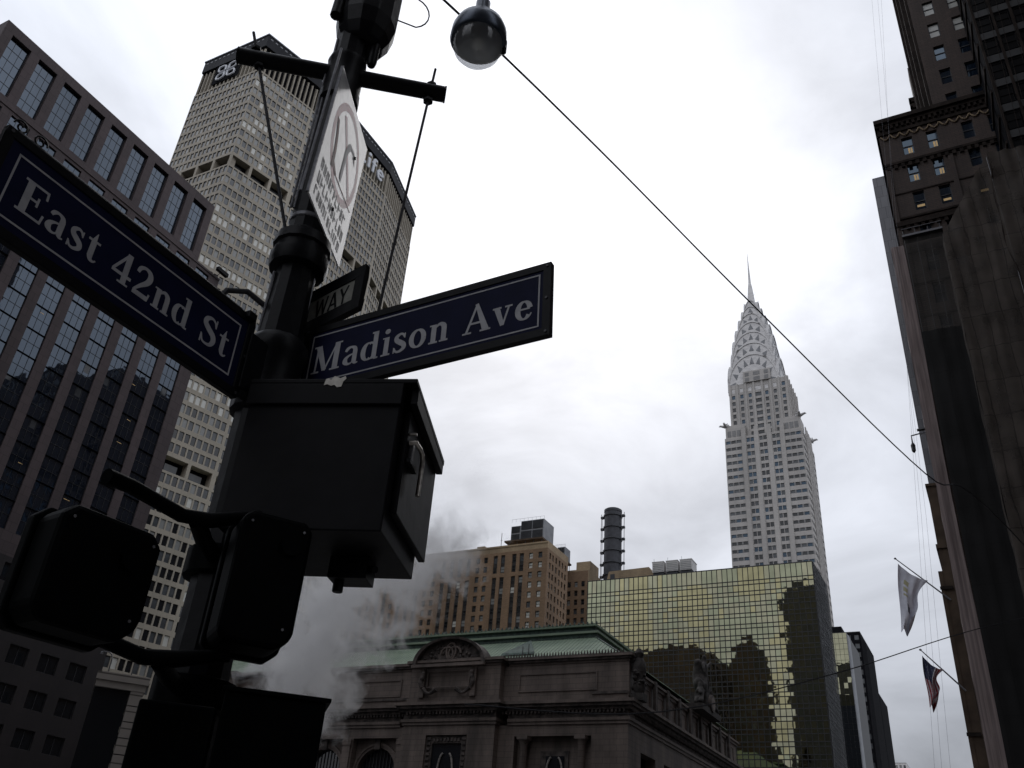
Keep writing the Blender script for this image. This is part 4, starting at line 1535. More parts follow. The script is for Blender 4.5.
    r.face([(XE, s0, zr0), (XE - ins, s0 + ins, zr1), (XE - ins, Yn - ins, zr1), (XE, Yn, zr0)], 'copper')
    r.face([b_, (XE, Yn, zr0), (XE - ins, Yn - ins, zr1), c_], 'copper')
    r.face([d_, c_, (XE - ins, Yn - ins, zr1), (XE - ins, s0 + ins, zr1)], 'copper')
    y = s0 + 0.5
    while y < Yn - 0.5:
        t = min(1, (y - s0) / ins, (Yn - y) / ins)
        r.tube([(e0, y, zr0 + 0.03), (e0 + (e1 - e0) * t, y, zr0 + (zr1 - zr0) * t + 0.03)], 0.06, 'copper', 4)
        y += 0.8
    x = e0 + 0.5
    while x < XE - 0.5:
        t = min(1, (x - e0) / ins, (XE - x) / ins)
        r.tube([(x, s0, zr0 + 0.03), (x, s0 + ins * t, zr0 + (zr1 - zr0) * t + 0.03)], 0.06, 'copper', 4)
        x += 0.8
    r.tube([a_, d_], 0.16, 'coppertrim', 6)
    r.build('copper_roof', root)
    for (y0, y1) in ((s0 + 7.6, Yn - 7),):
        q = MB()
        q.box(e1 - 0.7, e1 + 20, y0, y1, zr1 - 0.4, zr1 + 0.35, 'coppertrim')
        q.box(e1 - 1.1, e1 + 20.3, y0 - 0.4, y1 + .4, zr1 + 0.351, zr1 + 0.75, 'copper')
        q.box(e1 - 0.4, e1 + 19, y0 + .5, y1 - .5, zr1 + 0.751, zr1 + 1.7, 'coppertrim')
        q.box(e1 - 0.9, e1 + 19.4, y0 + .1, y1 - .1, zr1 + 1.701, zr1 + 2.1, 'copper')
        yy = y0
        while yy < y1:
            q.tube([(e1 - 0.85, yy, zr1 + 2.1), (e1 - 0.85, yy, zr1 + 2.55)], [0.22, 0.05], 'coppertrim', 5)
            yy += 0.9
        q.build('ridge_cresting', root)
    for yy in (75.5, 66.5):
        q = MB()
        if yy > 70:
            q.extr([(e0 + 1.0, yy + 3.3, 42.4), (e0 + 1.0, yy - 3.3, 42.4), (e0 + 6, yy, 46.0)], (0.4, 0, 0.5), 'coppertrim')
            q.tube([(e0 + 0.9, yy - 2.4, 42.4), (e0 + 0.9, yy - 2.4, 44.2)], 0.07, 'mull', 5)
            q.tube([(e0 + 0.9, yy - 1.2, 42.4), (e0 + 0.9, yy - 1.2, 43.8)], 0.07, 'mull', 5)
            q.build('roof_hatch', root)
    cr = MB()
    y = 54.5
    while y < 77:
        cr.tube([(X - 0.1, y, 41.5), (X - 0.1, y, 42.15)], [0.2, 0.05], 'gcdark', 5)
        y += 0.55
    cr.build('gutter_cresting', root)


terminal()


# carved corner figure and the great group over the south front
def skin_figure(name, edges_r, mat, parent=None):
    """edges_r: dict of chains -> one skinned mesh. chains: list of list of (x,y,z,r); first chain's first vertex is the root"""
    vs, es, rs = [], [], []
    idx = {}
    for ch in edges_r:
        prev = None
        for p in ch:
            k = tuple(round(c, 3) for c in p[:3])
            if k not in idx:
                idx[k] = len(vs)
                vs.append(p[:3])
                rs.append(p[3])
            if prev is not None and prev != idx[k]:
                es.append((prev, idx[k]))
            prev = idx[k]
    me = bpy.data.meshes.new(name)
    me.from_pydata(vs, es, [])
    o = bpy.data.objects.new(name, me)
    COL.objects.link(o)
    md = o.modifiers.new('skin', 'SKIN')
    md.use_smooth_shade = True
    for i, r in enumerate(rs):
        me.skin_vertices[0].data[i].radius = (r, r)
        me.skin_vertices[0].data[i].use_root = (i == 0)
    sb = o.modifiers.new('sub', 'SUBSURF')
    sb.levels = sb.render_levels = 2
    dp = o.modifiers.new('rough', 'DISPLACE')
    tx = bpy.data.textures.new('stone_rough', 'CLOUDS')
    tx.noise_scale = 0.8
    dp.texture = tx
    dp.strength = 0.35
    dp.mid_level = 0.5
    dg = bpy.context.evaluated_depsgraph_get()
    me2 = bpy.data.meshes.new_from_object(o.evaluated_get(dg))
    me2.name = name
    bpy.data.objects.remove(o)
    o2 = bpy.data.objects.new(name, me2)
    COL.objects.link(o2)
    me2.materials.clear()
    me2.materials.append(M[mat])
    if parent:
        o2.parent = parent
        o2.location = -V(parent.location)
    return o2


def statue_group():
    x, y, z = 186.5, 51.2, 39.52
    root = thing('sculpture_group', 'sooty carved stone figure group standing over the street front of the terminal', 'sculpture', (x, y + 1, z))
    b = MB()
    b.box(x - 6.5, x + 6.5, y + 0.2, y + 4.2, z, z + 1.2, 'statue')
    b.box(x - 2.6, x + 2.6, y + 0.5, y + 3.8, z + 1.201, z + 4.2, 'statue')
    b.build('plinth', root)
    b = MB()
    b.tube([(x, y - 0.1, z + 2.3), (x, y + 0.6, z + 2.3)], 1.7, 'gcdark', 24)
    b.tube([(x, y - 0.16, z + 2.3), (x, y - 0.11, z + 2.3)], 1.25, 'gc', 24)
    b.build('clock', root)
    yc = y + 1.6
    # standing figure with raised arm, cloak and wings behind
    skin_figure('standing_figure', [
        [(x, yc, z + 8.0, 0.75), (x, yc - .1, z + 9.6, 0.85), (x, yc, z + 10.6, 0.42), (x, yc - .2, z + 11.5, 0.6), (x, yc - .1, z + 12.2, 0.5)],
        [(x, yc - .1, z + 9.6, 0.85), (x - 1.2, yc - .2, z + 9.9, 0.4), (x - 2.0, yc - .6, z + 9.0, 0.32), (x - 2.3, yc - .9, z + 8.0, 0.26)],
        [(x, yc - .1, z + 9.6, 0.85), (x + 1.2, yc - .2, z + 10.0, 0.4), (x + 2.2, yc - .5, z + 10.6, 0.3), (x + 2.9, yc - .8, z + 11.5, 0.24)],
        [(x, yc, z + 8.0, 0.75), (x - .5, yc - .1, z + 6.2, 0.5), (x - .6, yc, z + 4.3, 0.36)],
        [(x, yc, z + 8.0, 0.75), (x + .6, yc - .5, z + 6.3, 0.5), (x + .7, yc, z + 4.3, 0.36)]], 'statue', root)
    skin_figure('eagle_and_drapery', [
        [(x + .2, yc + .9, z + 5.0, 1.9), (x + .4, yc + 1.0, z + 7.5, 1.8), (x - .3, yc + 1.0, z + 9.6, 1.2), (x - 1.6, yc + .8, z + 11.0, .6)],
        [(x + .2, yc + .9, z + 5.0, 1.9), (x + 2.4, yc + .6, z + 5.2, 1.4), (x + 3.6, yc + .2, z + 6.6, .7)],
        [(x + .2, yc + .9, z + 5.0, 1.9), (x - 2.4, yc + .6, z + 5.2, 1.4), (x - 3.6, yc + .1, z + 6.8, .7)]], 'statue', root)
    for s_ in (-1, 1):
        skin_figure('seated_figure', [
            [(x + s_ * 4.0, yc, z + 2.2, 1.0), (x + s_ * 3.8, yc, z + 4.0, 0.95), (x + s_ * 3.6, yc - .1, z + 5.1, 0.45), (x + s_ * 3.5, yc - .3, z + 5.9, 0.55)],
            [(x + s_ * 4.0, yc, z + 2.2, 1.0), (x + s_ * 5.2, yc - .7, z + 2.3, 0.6), (x + s_ * 6.3, yc - .8, z + 1.5, 0.4)],
            [(x + s_ * 4.0, yc, z + 2.2, 1.0), (x + s_ * 5.0, yc + .2, z + 2.1, 0.6), (x + s_ * 5.9, yc + .2, z + 1.4, 0.45)],
            [(x + s_ * 3.8, yc, z + 4.0, 0.95), (x + s_ * 2.8, yc - .3, z + 3.9, 0.4), (x + s_ * 2.1, yc - .6, z + 4.6, 0.3)],
            [(x + s_ * 3.8, yc, z + 4.0, 0.95), (x + s_ * 4.9, yc - .4, z + 4.0, 0.4), (x + s_ * 5.4, yc - .7, z + 3.2, 0.3)]], 'statue', root)


statue_group()
b = MB()
xx, yy = 145.6, 52.4
b.box(xx - 1.0, xx + 1.4, yy - 1.0, yy + 1.0, 33.75, 34.9, 'statue')
b.lathe((xx + .2, yy, 0), [(0.7, 34.9), (1.1, 35.8), (0.8, 37.4), (1.25, 38.6), (1.1, 40.0), (0.6, 40.8), (0.85, 41.6), (0.35, 42.4)], 'statue', 14)
rr = random.Random(2)
for k in range(26):
    a = rr.uniform(0, 2 * PI)
    z = rr.uniform(35, 41)
    q = rr.uniform(0.25, 0.55)
    b.lathe((xx + .2 + 0.95 * math.cos(a), yy + 0.95 * math.sin(a), z), [(0.01, -q), (q * 0.7, -q * 0.6), (q, 0), (q * 0.7, q * 0.6), (0.01, q)], 'statue', 7)
tag(recentre(b.build('carved_finial', smooth=True)), 'dark carved stone trophy on the street corner of the terminal cornice', 'sculpture')

# ================================================================== far towers down the street
def plain_tower(name, label, cat, x0, x1, y0, y1, z1, mat, west, south, glass, fl=3.6, band=None, roof=None):
    root = thing(name, label, cat, ((x0 + x1) / 2, (y0 + y1) / 2, 0))
    B = MB()
    jobs = []
    for (F, W, on) in ((FR((x0, y0, 0), (0, 1, 0), (-1, 0, 0)), y1 - y0, west), (FR((x0, y0, 0), (1, 0, 0), (0, -1, 0)), x1 - x0, south)):
        wins = []
        if on:
            n = max(1, int(W / on))
            p = W / n
            r = 0
            while z1 - 3.2 - r * fl > 8:
                z = z1 - 3.2 - r * fl
                for q in range(n):
                    wins.append((q * p + p * 0.22, (q + 1) * p - p * 0.22, z, z + fl * 0.58))
                r += 1
        facade(B, F, W, 0, z1, wins, 0.25, mat)
        for w in wins:
            jobs.append(wjob(F, w, 0.25, pick(glass), bar=0))
    B.face([(x1, y0, 0), (x1, y1, 0), (x1, y1, z1), (x1, y0, z1)], mat)
    B.face([(x0, y1, 0), (x1, y1, 0), (x1, y1, z1), (x0, y1, z1)], mat)
    B.box(x0 + 0.02, x1 - .02, y0 + 0.02, y1 - .02, z1 - 0.3, z1 + 0.3, 'roofing')
    B.box(x0 + 0.6, x1 - .6, y0 + 0.6, y1 - .6, 0.2, z1 - 0.4, 'mull')
    if roof:
        B.box(*roof, 'roofing')
    B.build('wall', root)
    windows(root, jobs)
    return root


def far_glass():
    root = thing('glass_office_tower', 'dark glass tower with pale mirrored top floors, just right of the gold hotel', 'office building', (345, 46, 0))
    B = MB()
    B.box(330.3, 360, 42.0, 50.5, 0, 95.9, 'mull')
    B.prism([(330.2, 41.7), (331.5, 41.45), (336, 41.6), (336, 41.99), (330.2, 41.99)], 0, 95.0, 'greymetal')
    B.box(331, 345, 43.5, 50, 95.91, 98.2, 'metdark')
    B.build('wall', root)
    F = FR((330.3, 42.0, 0), (0, 1, 0), (-1, 0, 0))
    jobs = []
    rr = random.Random(9)
    nz = int((96 - 10) / 1.9)
    for i in range(6):
        for k in range(nz):
            z = 95.7 - 1.9 * k
            if k == 0:
                z = 95.7
            u0, u1 = i * 1.38 + 0.05, (i + 1) * 1.38 - 0.05
            t = rr.gauss(0, 0.006)
            mat = 'g_gold' if k < 13 else 'g_dark'

            def fn(Bq, u0=u0, u1=u1, z=z, t=t, mat=mat):
                Bq.face([F(u0, z - 1.85, 0.06 - t), F(u1, z - 1.85, 0.06 + t), F(u1, z - .05, 0.06 + t), F(u0, z - .05, 0.06 - t)], mat)
            jobs.append((F((u0 + u1) / 2, z), 2.4, fn))
    windows(root, jobs, name='glass_pane')


far_glass()
root = plain_tower('dark_tower', 'dark slab tower with a chamfered edge, directly behind the dark glass tower', 'office building', 400, 430, 45.3, 55, 115.5, 'metdark', 3.2, 0, [('g_dark', 4), ('g_mid', 1)])
b = MB()
b.prism([(400, 45.28), (406, 44.2), (430, 44.2), (430, 45.28)], 0, 113.0, 'metdark')
b.build('chamfered_side', root)
plain_tower('dark_tower', 'shorter dark tower farthest down the street, right of the chamfered slab', 'office building', 480, 510, 49.2, 56, 107.5, 'metdark', 2.6, 0, [('g_dark', 5), ('g_mid', 1)], roof=(482, 490, 50.5, 54, 107.81, 109.6))
plain_tower('pale_tower', 'tiny pale office block low at the very end of the street', 'office building', 650, 680, 56.2, 65.6, 102.5, 'whitemetal', 2.3, 0, [('g_mid', 3), ('g_blind', 3)])

# ================================================================== right side of the street
def sash_extra(lit):
    def f(B, F, w, depth):
        u0, u1, a, b = w
        B.fbox(F, u0 + 0.1, u1 - 0.1, a + (b - a) * 0.49, a + (b - a) * 0.53, -depth + 0.03, -depth + 0.12, 'frame')
        if lit == 1:
            B.fbox(F, u0 + (u1 - u0) * .45, u0 + (u1 - u0) * .62, a + 0.35, a + (b - a) * 0.42, -depth + 0.028, -depth + 0.05, 'lit')
            B.fbox(F, u0 + (u1 - u0) * .68, u0 + (u1 - u0) * .82, a + 0.35, a + (b - a) * 0.42, -depth + 0.028, -depth + 0.05, 'lit')
        elif lit == 2:
            B.fbox(F, u0 + (u1 - u0) * .2, u0 + (u1 - u0) * .85, a + (b - a) * 0.22, a + (b - a) * 0.34, -depth + 0.028, -depth + 0.05, 'lit')
        elif lit == 3:
            B.fbox(F, u0 + 0.12, u1 - 0.12, a + (b - a) * 0.08, b - 0.15, -depth + 0.027, -depth + 0.029, 'g_bright')
    return f


def brick_highrise():
    root = thing('brick_highrise', 'dark brick high-rise with ornate ledge cornice and sash windows, upper right', 'office building', (130, -20, 0))
    B = MB()
    jobs = []
    x0 = 100.0
    # lower block west face: y from 0.4 down to -44
    F = FR((x0, 0.35, 0), (0, -1, 0), (-1, 0, 0))
    W = 44.0
    wins = []
    cols = [2.65, 4.15, ] and [2.7, 5.85, 10.2, 13.4, 17.8, 21.0, 25.4, 28.6, 33.0, 36.2, 40.0]
    for c in cols:
        for r in range(17):
            z = 94.5 - 5.0 * r
            if r == 3:
                pass
            wins.append((c, c + 1.4, z, z + 3.1, r))
    facade(B, F, W, 0, 101.0, [w[:4] for w in wins], 0.35, 'dkbrick')
    for w in wins:
        li = {0: 1, 1: 1, 2: 2}.get(w[4], 0) if w[0] < 8 else (2 if random.random() < .12 else 0)
        jobs.append(wjob(F, w[:4], 0.35, 'g_sky', nx=1, nz=1, bar=0.09, extra=sash_extra(li)))
    # cornice, string courses
    for (z0, z1, d) in ((98.9, 99.4, 0.25), (99.4, 100.3, 0.12), (100.3, 100.8, 0.45), (100.8, 101.5, 0.8)):
        B.box(x0 - d, x0 + 60, -44, 0.35 + d * 0.4, z0 + .001, z1, 'dkstone')
    for (z0, z1, d) in ((93.0, 93.4, 0.3), (82.2, 82.9, 0.35), (83.4, 83.7, 0.2)):
        B.box(x0 - d, x0 - 0.002, -44, 0.35, z0, z1, 'dkstone')
    for zc_, st in ((92.6, 0.9), (81.9, 0.9), (100.0, 0.7)):
        u = 0.3
        while u < 43:
            B.fbox(F, u, u + st * 0.5, zc_ - 0.3, zc_ + 0.35, 0.13 if zc_ == 100.0 else 0.003, 0.42 if zc_ == 100.0 else 0.26, 'dkstone')
            u += st
    for zc_ in [22 + 5 * k for k in range(15)]:
        B.fbox(F, 0.0, 43.9, zc_ + 0.75, zc_ + 0.95, 0.003, 0.10, 'dkstone')
    for u in (0.0, 7.75, 15.4, 23, 30.6, 38.2):
        B.fbox(F, u + 0.02, u + 0.62, 20, 92.2, 0.11, 0.22, 'dkbrick')
    # swag ornament under the cornice
    for k in range(32):
        u = 0.25 + k * 1.25
        B.tube([F(u + 0.6 * t / 3, 98.7 - 0.75 * math.sin(PI * t / 6), 0.12) for t in range(7)], 0.11, 'tan', 5)
    # north face
    F2 = FR((x0, 0.35, 0), (1, 0, 0), (0, 1, 0))
    w2 = []
    for q in range(14):
        for r in range(17):
            w2.append((2.2 + q * 4.2, 3.7 + q * 4.2, 94.5 - 5 * r, 97.6 - 5 * r))
    facade(B, F2, 60, 0, 101, w2, 0.35, 'dkbrick')
    for w in w2:
        jobs.append(wjob(F2, w, 0.35, 'g_sky', nx=1, nz=2, bar=0.09))
    B.box(x0 + 0.8, x0 + 59, -43, -0.6, 0.3, 100.5, 'mull')
    # upper tower
    x1 = 101.5
    F3 = FR((x1, -7.3, 0), (0, -1, 0), (-1, 0, 0))
    w3 = []
    for c in (1.75, 5.05, 9.6, 12.9, 17.4, 20.7, 25.2):
        for r in range(12):
            z = 101.9 + 5.0 * r
            w3.append((c, c + 1.45, z + .2, z + 3.2, r))
    facade(B, F3, 30, 101.5, 165, [w[:4] for w in w3], 0.35, 'dkbrick')
    for w in w3:
        br = 3 if (w[4] in (3, 4) and w[0] < 6) or (w[4] == 5 and w[0] > 3 and w[0] < 6) or random.random() < .08 else 0
        if w[4] == 2 and w[0] < 2:
            br = 0
        jobs.append(wjob(F3, w[:4], 0.35, 'g_sky', nx=1, nz=1, bar=0.09, extra=sash_extra(br)))
    F4 = FR((x1, -7.3, 0), (1, 0, 0), (0, 1, 0))
    w4 = [(2.0 + q * 4.2, 3.5 + q * 4.2, 102.1 + 5 * r, 105.1 + 5 * r) for q in range(3) for r in range(12)]
    facade(B, F4, 13.5, 101.5, 165, w4, 0.35, 'dkbrick')
    for w in w4:
        jobs.append(wjob(F4, w, 0.35, 'g_sky', nx=1, nz=2, bar=0.09))
    # stone piers up the north side, standing proud
    for (xx, yy, ww) in ((x1 + 0.4, -6.9, 0.8), (x1 + 3.0, -6.4, 0.7), (x1 + 6, -6.1, 0.7), (x1 + 9.5, -5.85, 0.8)):
        B.box(xx, xx + ww, -7.29, yy, 101.51, 160, 'dkstone')
    B.box(x1 + 10.6, x1 + 13.4, -7.28, -5.75, 101.51, 124, 'dkbrick')
    B.box(x1 + 0.8, x1 + 13.0, -36.8, -8.1, 101.6, 164.5, 'mull')
    B.box(x1, x1 + 13.5, -37.3, -7.3, 165.01, 166, 'dkstone')
    B.build('wall', root)
    windows(root, jobs)
    for k in range(9):
        q = MB()
        z = 106.6 + k * 1.35
        q.box(x1 + 11.2, x1 + 12.2, -5.75, -4.95, z, z + 0.5, 'dkstone')
        q.box(x1 + 11.2, x1 + 11.9, -5.75, -5.3, z - 0.4, z - 0.001, 'dkstone')
        q.build('modillion', root)


brick_highrise()
plain_tower('grey_slab_tower', 'smooth grey slab tower edge showing just left of the dark brick high-rise', 'office building', 200, 222, -9, 4.3, 181.6, 'slab', 0, 0, [('g_mid', 3), ('g_dark', 3)], fl=3.8)
plain_tower('dark_brick_tower', 'plain dark brick tower standing behind the brick high-rise', 'office building', 141, 159, -40, -9, 138, 'dkbrick', 3.6, 3.6, [('g_dark', 3), ('g_mid', 1)], fl=3.8)


plain_tower('dark_brick_tower', 'lower dark brick tower hidden just behind the brick high-rise', 'office building', 116, 140.5, -40, -9.6, 121, 'dkbrick', 3.6, 3.6, [('g_dark', 3), ('g_mid', 1)], fl=3.8)
plain_tower('dark_brick_tower', 'tallest dark brick tower in the row behind the brick high-rise', 'office building', 160, 190, -40, -9, 148, 'dkbrick', 3.6, 3.6, [('g_dark', 3), ('g_mid', 1)], fl=3.8)


def old_stone():
    root = thing('stone_building', 'old brown stone building whose ledges show beside the tan netting, lower right', 'building', (135, 1.5, 0))
    B = MB()
    B.box(125, 146, -3, 3.0, 0, 56.6, 'oldstone')
    B.box(124.8, 146.3, -3, 3.2, 47.6, 48.2, 'oldstone')
    B.box(124.9, 132, 3.001, 3.5, 0, 44.5, 'oldstone')
    B.box(124.8, 146.3, -3, 3.15, 56.61, 57.0, 'oldstone')
    for z in (24, 42):
        B.box(124.7, 124.89, 2.0, 3.6, z, z + 0.4, 'dkstone')
    B.build('wall', root)


old_stone()


def net_sheet(name, label, F, pts_fn, nu, nz, amp, mat, seed, group=None, alpha=None):
    b = MB()
    grid = []
    for j in range(nz + 1):
        row = []
        for i in range(nu + 1):
            u, z = pts_fn(i / nu, j / nz)
            d = amp * (noise.noise(V((u * 0.35, z * 0.16, seed))) + 0.5 * noise.noise(V((u * 1.3, z * 0.5, seed + 7)))) + 0.22 * amp * math.sin(u * 4.2)
            row.append(F(u, z, d))
        grid.append(row)
    for j in range(nz):
        for i in range(nu):
            b.face([grid[j][i], grid[j][i + 1], grid[j + 1][i + 1], grid[j + 1][i]], mat)
    return b


def scaffold():
    # tan draped netting on the street corner of the brick high-rise
    F = FR((99.3, 1.45, 0), (0, -1, 0), (-1, 0, 0))
    b = net_sheet('n', '', F, lambda a, c: (a * (1.45 + 0.1 * math.sin(c * 9)), 10 + c * 68.8), 16, 70, 0.22, 'nettan', 3)
    F1 = FR((99.3, 1.45, 0), (1, 0, 0), (0, 1, 0))
    b1 = net_sheet('n', '', F1, lambda a, c: (a * 24, 10 + c * 68.8), 20, 40, 0.12, 'nettan', 4)
    b.v += b1.v
    off = len(b.v) - len(b1.v)
    b.f += [tuple(i + off for i in f) for f in b1.f]
    b.m += [0] * len(b1.f)
    tag(recentre(b.build('scaffold_netting', smooth=True)), 'long narrow strip of tan pleated netting hanging down the high-rise corner', 'netting')
    # sheer netting panel with its deck rail
    root = thing('scaffold', 'sheer netted scaffold bay low on the dark brick high-rise, left of the big brown net', 'scaffold', (98.4, -2.4, 0))
    q = MB()
    q.box(98.0, 99.6, -4.8, -0.1, 79.1, 79.4, 'galv')
    q.tube([(97.9, -4.8, 80.2), (97.9, -0.1, 80.2)], 0.05, 'galv', 5)
    q.build('deck', root)
    F = FR((98.4, -0.12, 0), (0, -1, 0), (-1, 0, 0))
    b = net_sheet('n', '', F, lambda a, c: (a * 4.6, 64.6 + c * 14.4), 12, 16, 0.15, 'netsheer', 11)
    b.build('netting', root, smooth=True)
    F = FR((98.2, -0.10, 0), (0, -1, 0), (-1, 0, 0))
    b = net_sheet('n', '', F, lambda a, c: (a * 4.65, 6 + c * 58.5), 12, 50, 0.3, 'netblack', 12)
    b.build('dark_netting', root, smooth=True)
    for y in (-0.3, -1.7, -3.2, -4.6):
        q = MB()
        q.tube([(98.7, y, 0), (98.7, y, 80.5)], 0.05, 'galv', 5)
        q.build('post', root)
    # big brown net on the nearer scaffold
    root = thing('scaffold', 'big scaffold shrouded in dark brown netting with a slanting top edge, right', 'scaffold', (94, -8, 0))
    F = FR((94.5, -4.45, 0), (0, -1, 0), (-1, 0, 0))

    def top(u):
        return 75.3 + u * 1.58
    b = net_sheet('n', '', F, lambda a, c: (a * 7.0, 4 + c * (top(a * 7.0) - 4)), 24, 60, 0.35, 'net', 21)
    b.build('netting', root, smooth=True)
    F = FR((94.5, -4.45, 0), (1, 0, 0), (0, 1, 0))
    b = net_sheet('n', '', F, lambda a, c: (a * 4, 4 + c * 71), 6, 40, 0.2, 'net', 22)
    b.build('side_netting', root, smooth=True)
    q = MB()
    for k in range(14):
        z = 8 + k * 5
        q.box(94.9, 96.5, -11.4, -4.7, z, z + 0.12, 'oldstone')
    q.build('deck', root)
    for y in (-4.7, -6.4, -8.1, -9.8, -11.3):
        q = MB()
        q.tube([(95.0, y, 0), (95.0, y, 72 + (abs(y) - 4.7) * 1.5)], 0.05, 'galv', 5)
        q.build('post', root)
    # nearest net panel at the frame edge
    root = thing('scaffold', 'nearest netted scaffold bay with a pale frayed edge, at the right frame edge', 'scaffold', (86, -14, 0))
    F = FR((86.5, -10.05, 0), (0, -1, 0), (-1, 0, 0))

    def e(c):
        return 0.25 * math.sin(c * 14) + 0.1 * math.sin(c * 41)
    b = net_sheet('n', '', F, lambda a, c: (e(c) + a * (9.0 - e(c)), 30 + c * (49.0)), 26, 50, 0.5, 'net', 31)
    b.build('netting', root, smooth=True)
    q = MB()
    q.tube([F(e(c / 40) - 0.06, 30 + 49.0 * c / 40, 0.1 + 0.12 * math.sin(c)) for c in range(41)], [0.05 + 0.04 * math.sin(c * 1.7) for c in range(41)], 'dkstone', 5)
    q.build('frayed_edge', root)
    for y in (-10.2, -13.2, -16.2, -19.0):
        q = MB()
        q.tube([(87.1, y, 0), (87.1, y, 79)], 0.05, 'galv', 5)
        q.build('post', root)
    q = MB()
    for k in range(10):
        z = 32 + k * 5
        q.box(87.0, 88.6, -19.0, -10.3, z, z + 0.12, 'oldstone')
    q.build('deck', root)


scaffold()


def ribbed_building():
    root = thing('ribbed_building', 'black ribbed building side with pale vertical cables, top right corner', 'building', (96, -25, 0))
    B = MB()
    x0 = 92.0
    B.box(x0, x0 + 7.9, -45, -13.4, 0, 150, 'metdark')
    for k in range(34):
        B.box(x0 + 0.6, x0 + 7.2, -13.399, -13.2, 6 + k * 4.4, 6.5 + k * 4.4, 'dkstone')
        B.box(x0 + 2.6, x0 + 4.6, -13.399, -13.33, 7.2 + k * 4.4, 9.6 + k * 4.4, 'g_black')
    for k in range(14):
        y = -13.45 - k * 2.1
        B.box(x0 - 0.35, x0 - 0.002, y - 0.3, y, 0, 150, 'dkstone')
    for k in range(34):
        B.box(x0 - 0.15, x0 - 0.001, -44, -13.8, 6 + k * 4.4, 7.2 + k * 4.4, 'mull')
    B.build('wall', root)
    for k in range(9):
        q = MB()
        y = -13.3 - k * 1.15
        q.tube([(x0 - 0.7, y, 70), (x0 - 1.3, y - 0.1, 84), (x0 - 1.1, y - 0.6, 100), (x0 - 0.6, y - 1.4, 125), (x0 - .5, y - 1.8, 145)], 0.03, 'dkstone', 4)
        q.build('cable', root)
    jobs = []
    F = FR((x0, -13.4, 0), (0, -1, 0), (-1, 0, 0))
    for k in range(7):
        for r in range(32):
            z = 7.4 + 4.4 * r
            jobs.append(wjob(F, (k * 2.1 + 0.45, k * 2.1 + 2.0, z, z + 2.6), -0.02, 'g_black' if random.random() < .985 else 'g_bright', nx=1, nz=2, bar=0.07, fr='g_black'))
    windows(root, jobs)


ribbed_building()

# hoisting ropes
for k, (a, b_) in enumerate(((-2.5, 4.9), (-2.9, 4.4), (-1.9, 3.8))):
    q = MB()
    q.tube([(70, a, 92), (70, 0.2 + 0.25 * k, 58), (70, b_ * 0.55, 30), (70, b_, 6)], 0.007, 'rope', 4)
    tag(recentre(q.build('hoist_rope')), 'faint thin hoisting rope hanging beside the dark high-rise', 'rope', 'hoisting ropes beside the high-rise')


# ================================================================== flags
def flag(label, cat, base, tip, hoist_pts, kind):
    root = thing('flag', label, cat, base)
    q = MB()
    q.tube([base, tip], [0.11, 0.06], 'greymetal', 8)
    q.build('flagpole', root)
    q = MB()
    t = V(tip)
    q.lathe((t.x, t.y, t.z), [(0.02, -0.15), (0.16, -0.05), (0.16, 0.05), (0.02, 0.15)], 'greymetal', 8)
    q.build('finial', root)
    B = MB()
    nu, nv = 16, 26
    P0, P1, P2, P3 = [V(p) for p in hoist_pts]   # top at tip, top toward base, bottom of fly, bottom near tip

    def pos(a, c):
        top = P0.lerp(P1, a)
        bot = P3.lerp(P2, a) + UP * (1.1 * math.sin(a * 7.5) * a)
        top = top - UP * (0.5 * math.sin(PI * a))
        p = top.lerp(bot, c)
        w = 0.40 * math.sin(a * 8 + c * 3.0) * (0.2 + c) + 0.08 * math.sin(a * 19 - c * 5)
        side = 0.35 * math.sin(c * 6.0) * (0.3 + a)
        return p + V((w, side + 0.25 * w, 0.12 * w))
    for i in range(nu):
        for j in range(nv):
            a, c = (i + 0.5) / nu, (j + 0.5) / nv
            if kind == 'us':
                # stripes run along the length (c); canton at the tip end of the hoist
                m = 'f_red' if int(a * 13 * 0.999) % 2 == 0 else 'f_white'
                if c < 0.42 and a < 0.55:
                    m = 'f_blue'
                    if (i * 3 + j * 2) % 5 == 0:
                        m = 'f_star'
            else:
                m = 'f_pale'
                if 0.10 < c < 0.44 and 0.26 < a < 0.46 and (j % 3 != 0):
                    m = 'f_gold'
                if (a - .42) ** 2 * 1.2 + (c - 0.62) ** 2 < 0.006:
                    m = 'f_emblem'
            B.face([pos(i / nu, j / nv), pos((i + 1) / nu, j / nv), pos((i + 1) / nu, (j + 1) / nv), pos(i / nu, (j + 1) / nv)], m)
    B.build('cloth', root, smooth=True)
    return root


M['f_red'] = rough_mat('flag_red', (0.26, 0.03, 0.035), (0.2, 0.02, 0.03), scale=3)
M['f_white'] = rough_mat('flag_white', (0.5, 0.48, 0.5), (0.42, 0.41, 0.44), scale=3)
M['f_blue'] = rough_mat('flag_blue', (0.02, 0.025, 0.07), (0.015, 0.02, 0.055), scale=3)
M['f_star'] = rough_mat('flag_star', (0.10, 0.11, 0.17), (0.06, 0.07, 0.12), scale=3)
M['f_pale'] = rough_mat('flag_pale', (0.72, 0.73, 0.80), (0.58, 0.59, 0.66), scale=1.2)
M['f_gold'] = rough_mat('flag_gold', (0.46, 0.43, 0.26), (0.42, 0.40, 0.26), scale=3)
M['f_emblem'] = rough_mat('flag_emblem', (0.14, 0.15, 0.18), (0.1, 0.1, 0.12), scale=3)
fx = 122.0
flag('white flag with yellow lettering and a dark emblem, the higher of the two', 'flag', (124.9, 2.6, 40.6), (fx, 8.25, 45.7), [(fx, 8.0, 45.0), (fx, 4.75, 42.4), (fx, 7.9, 36.3), (fx, 8.9, 36.0)], 'pale')
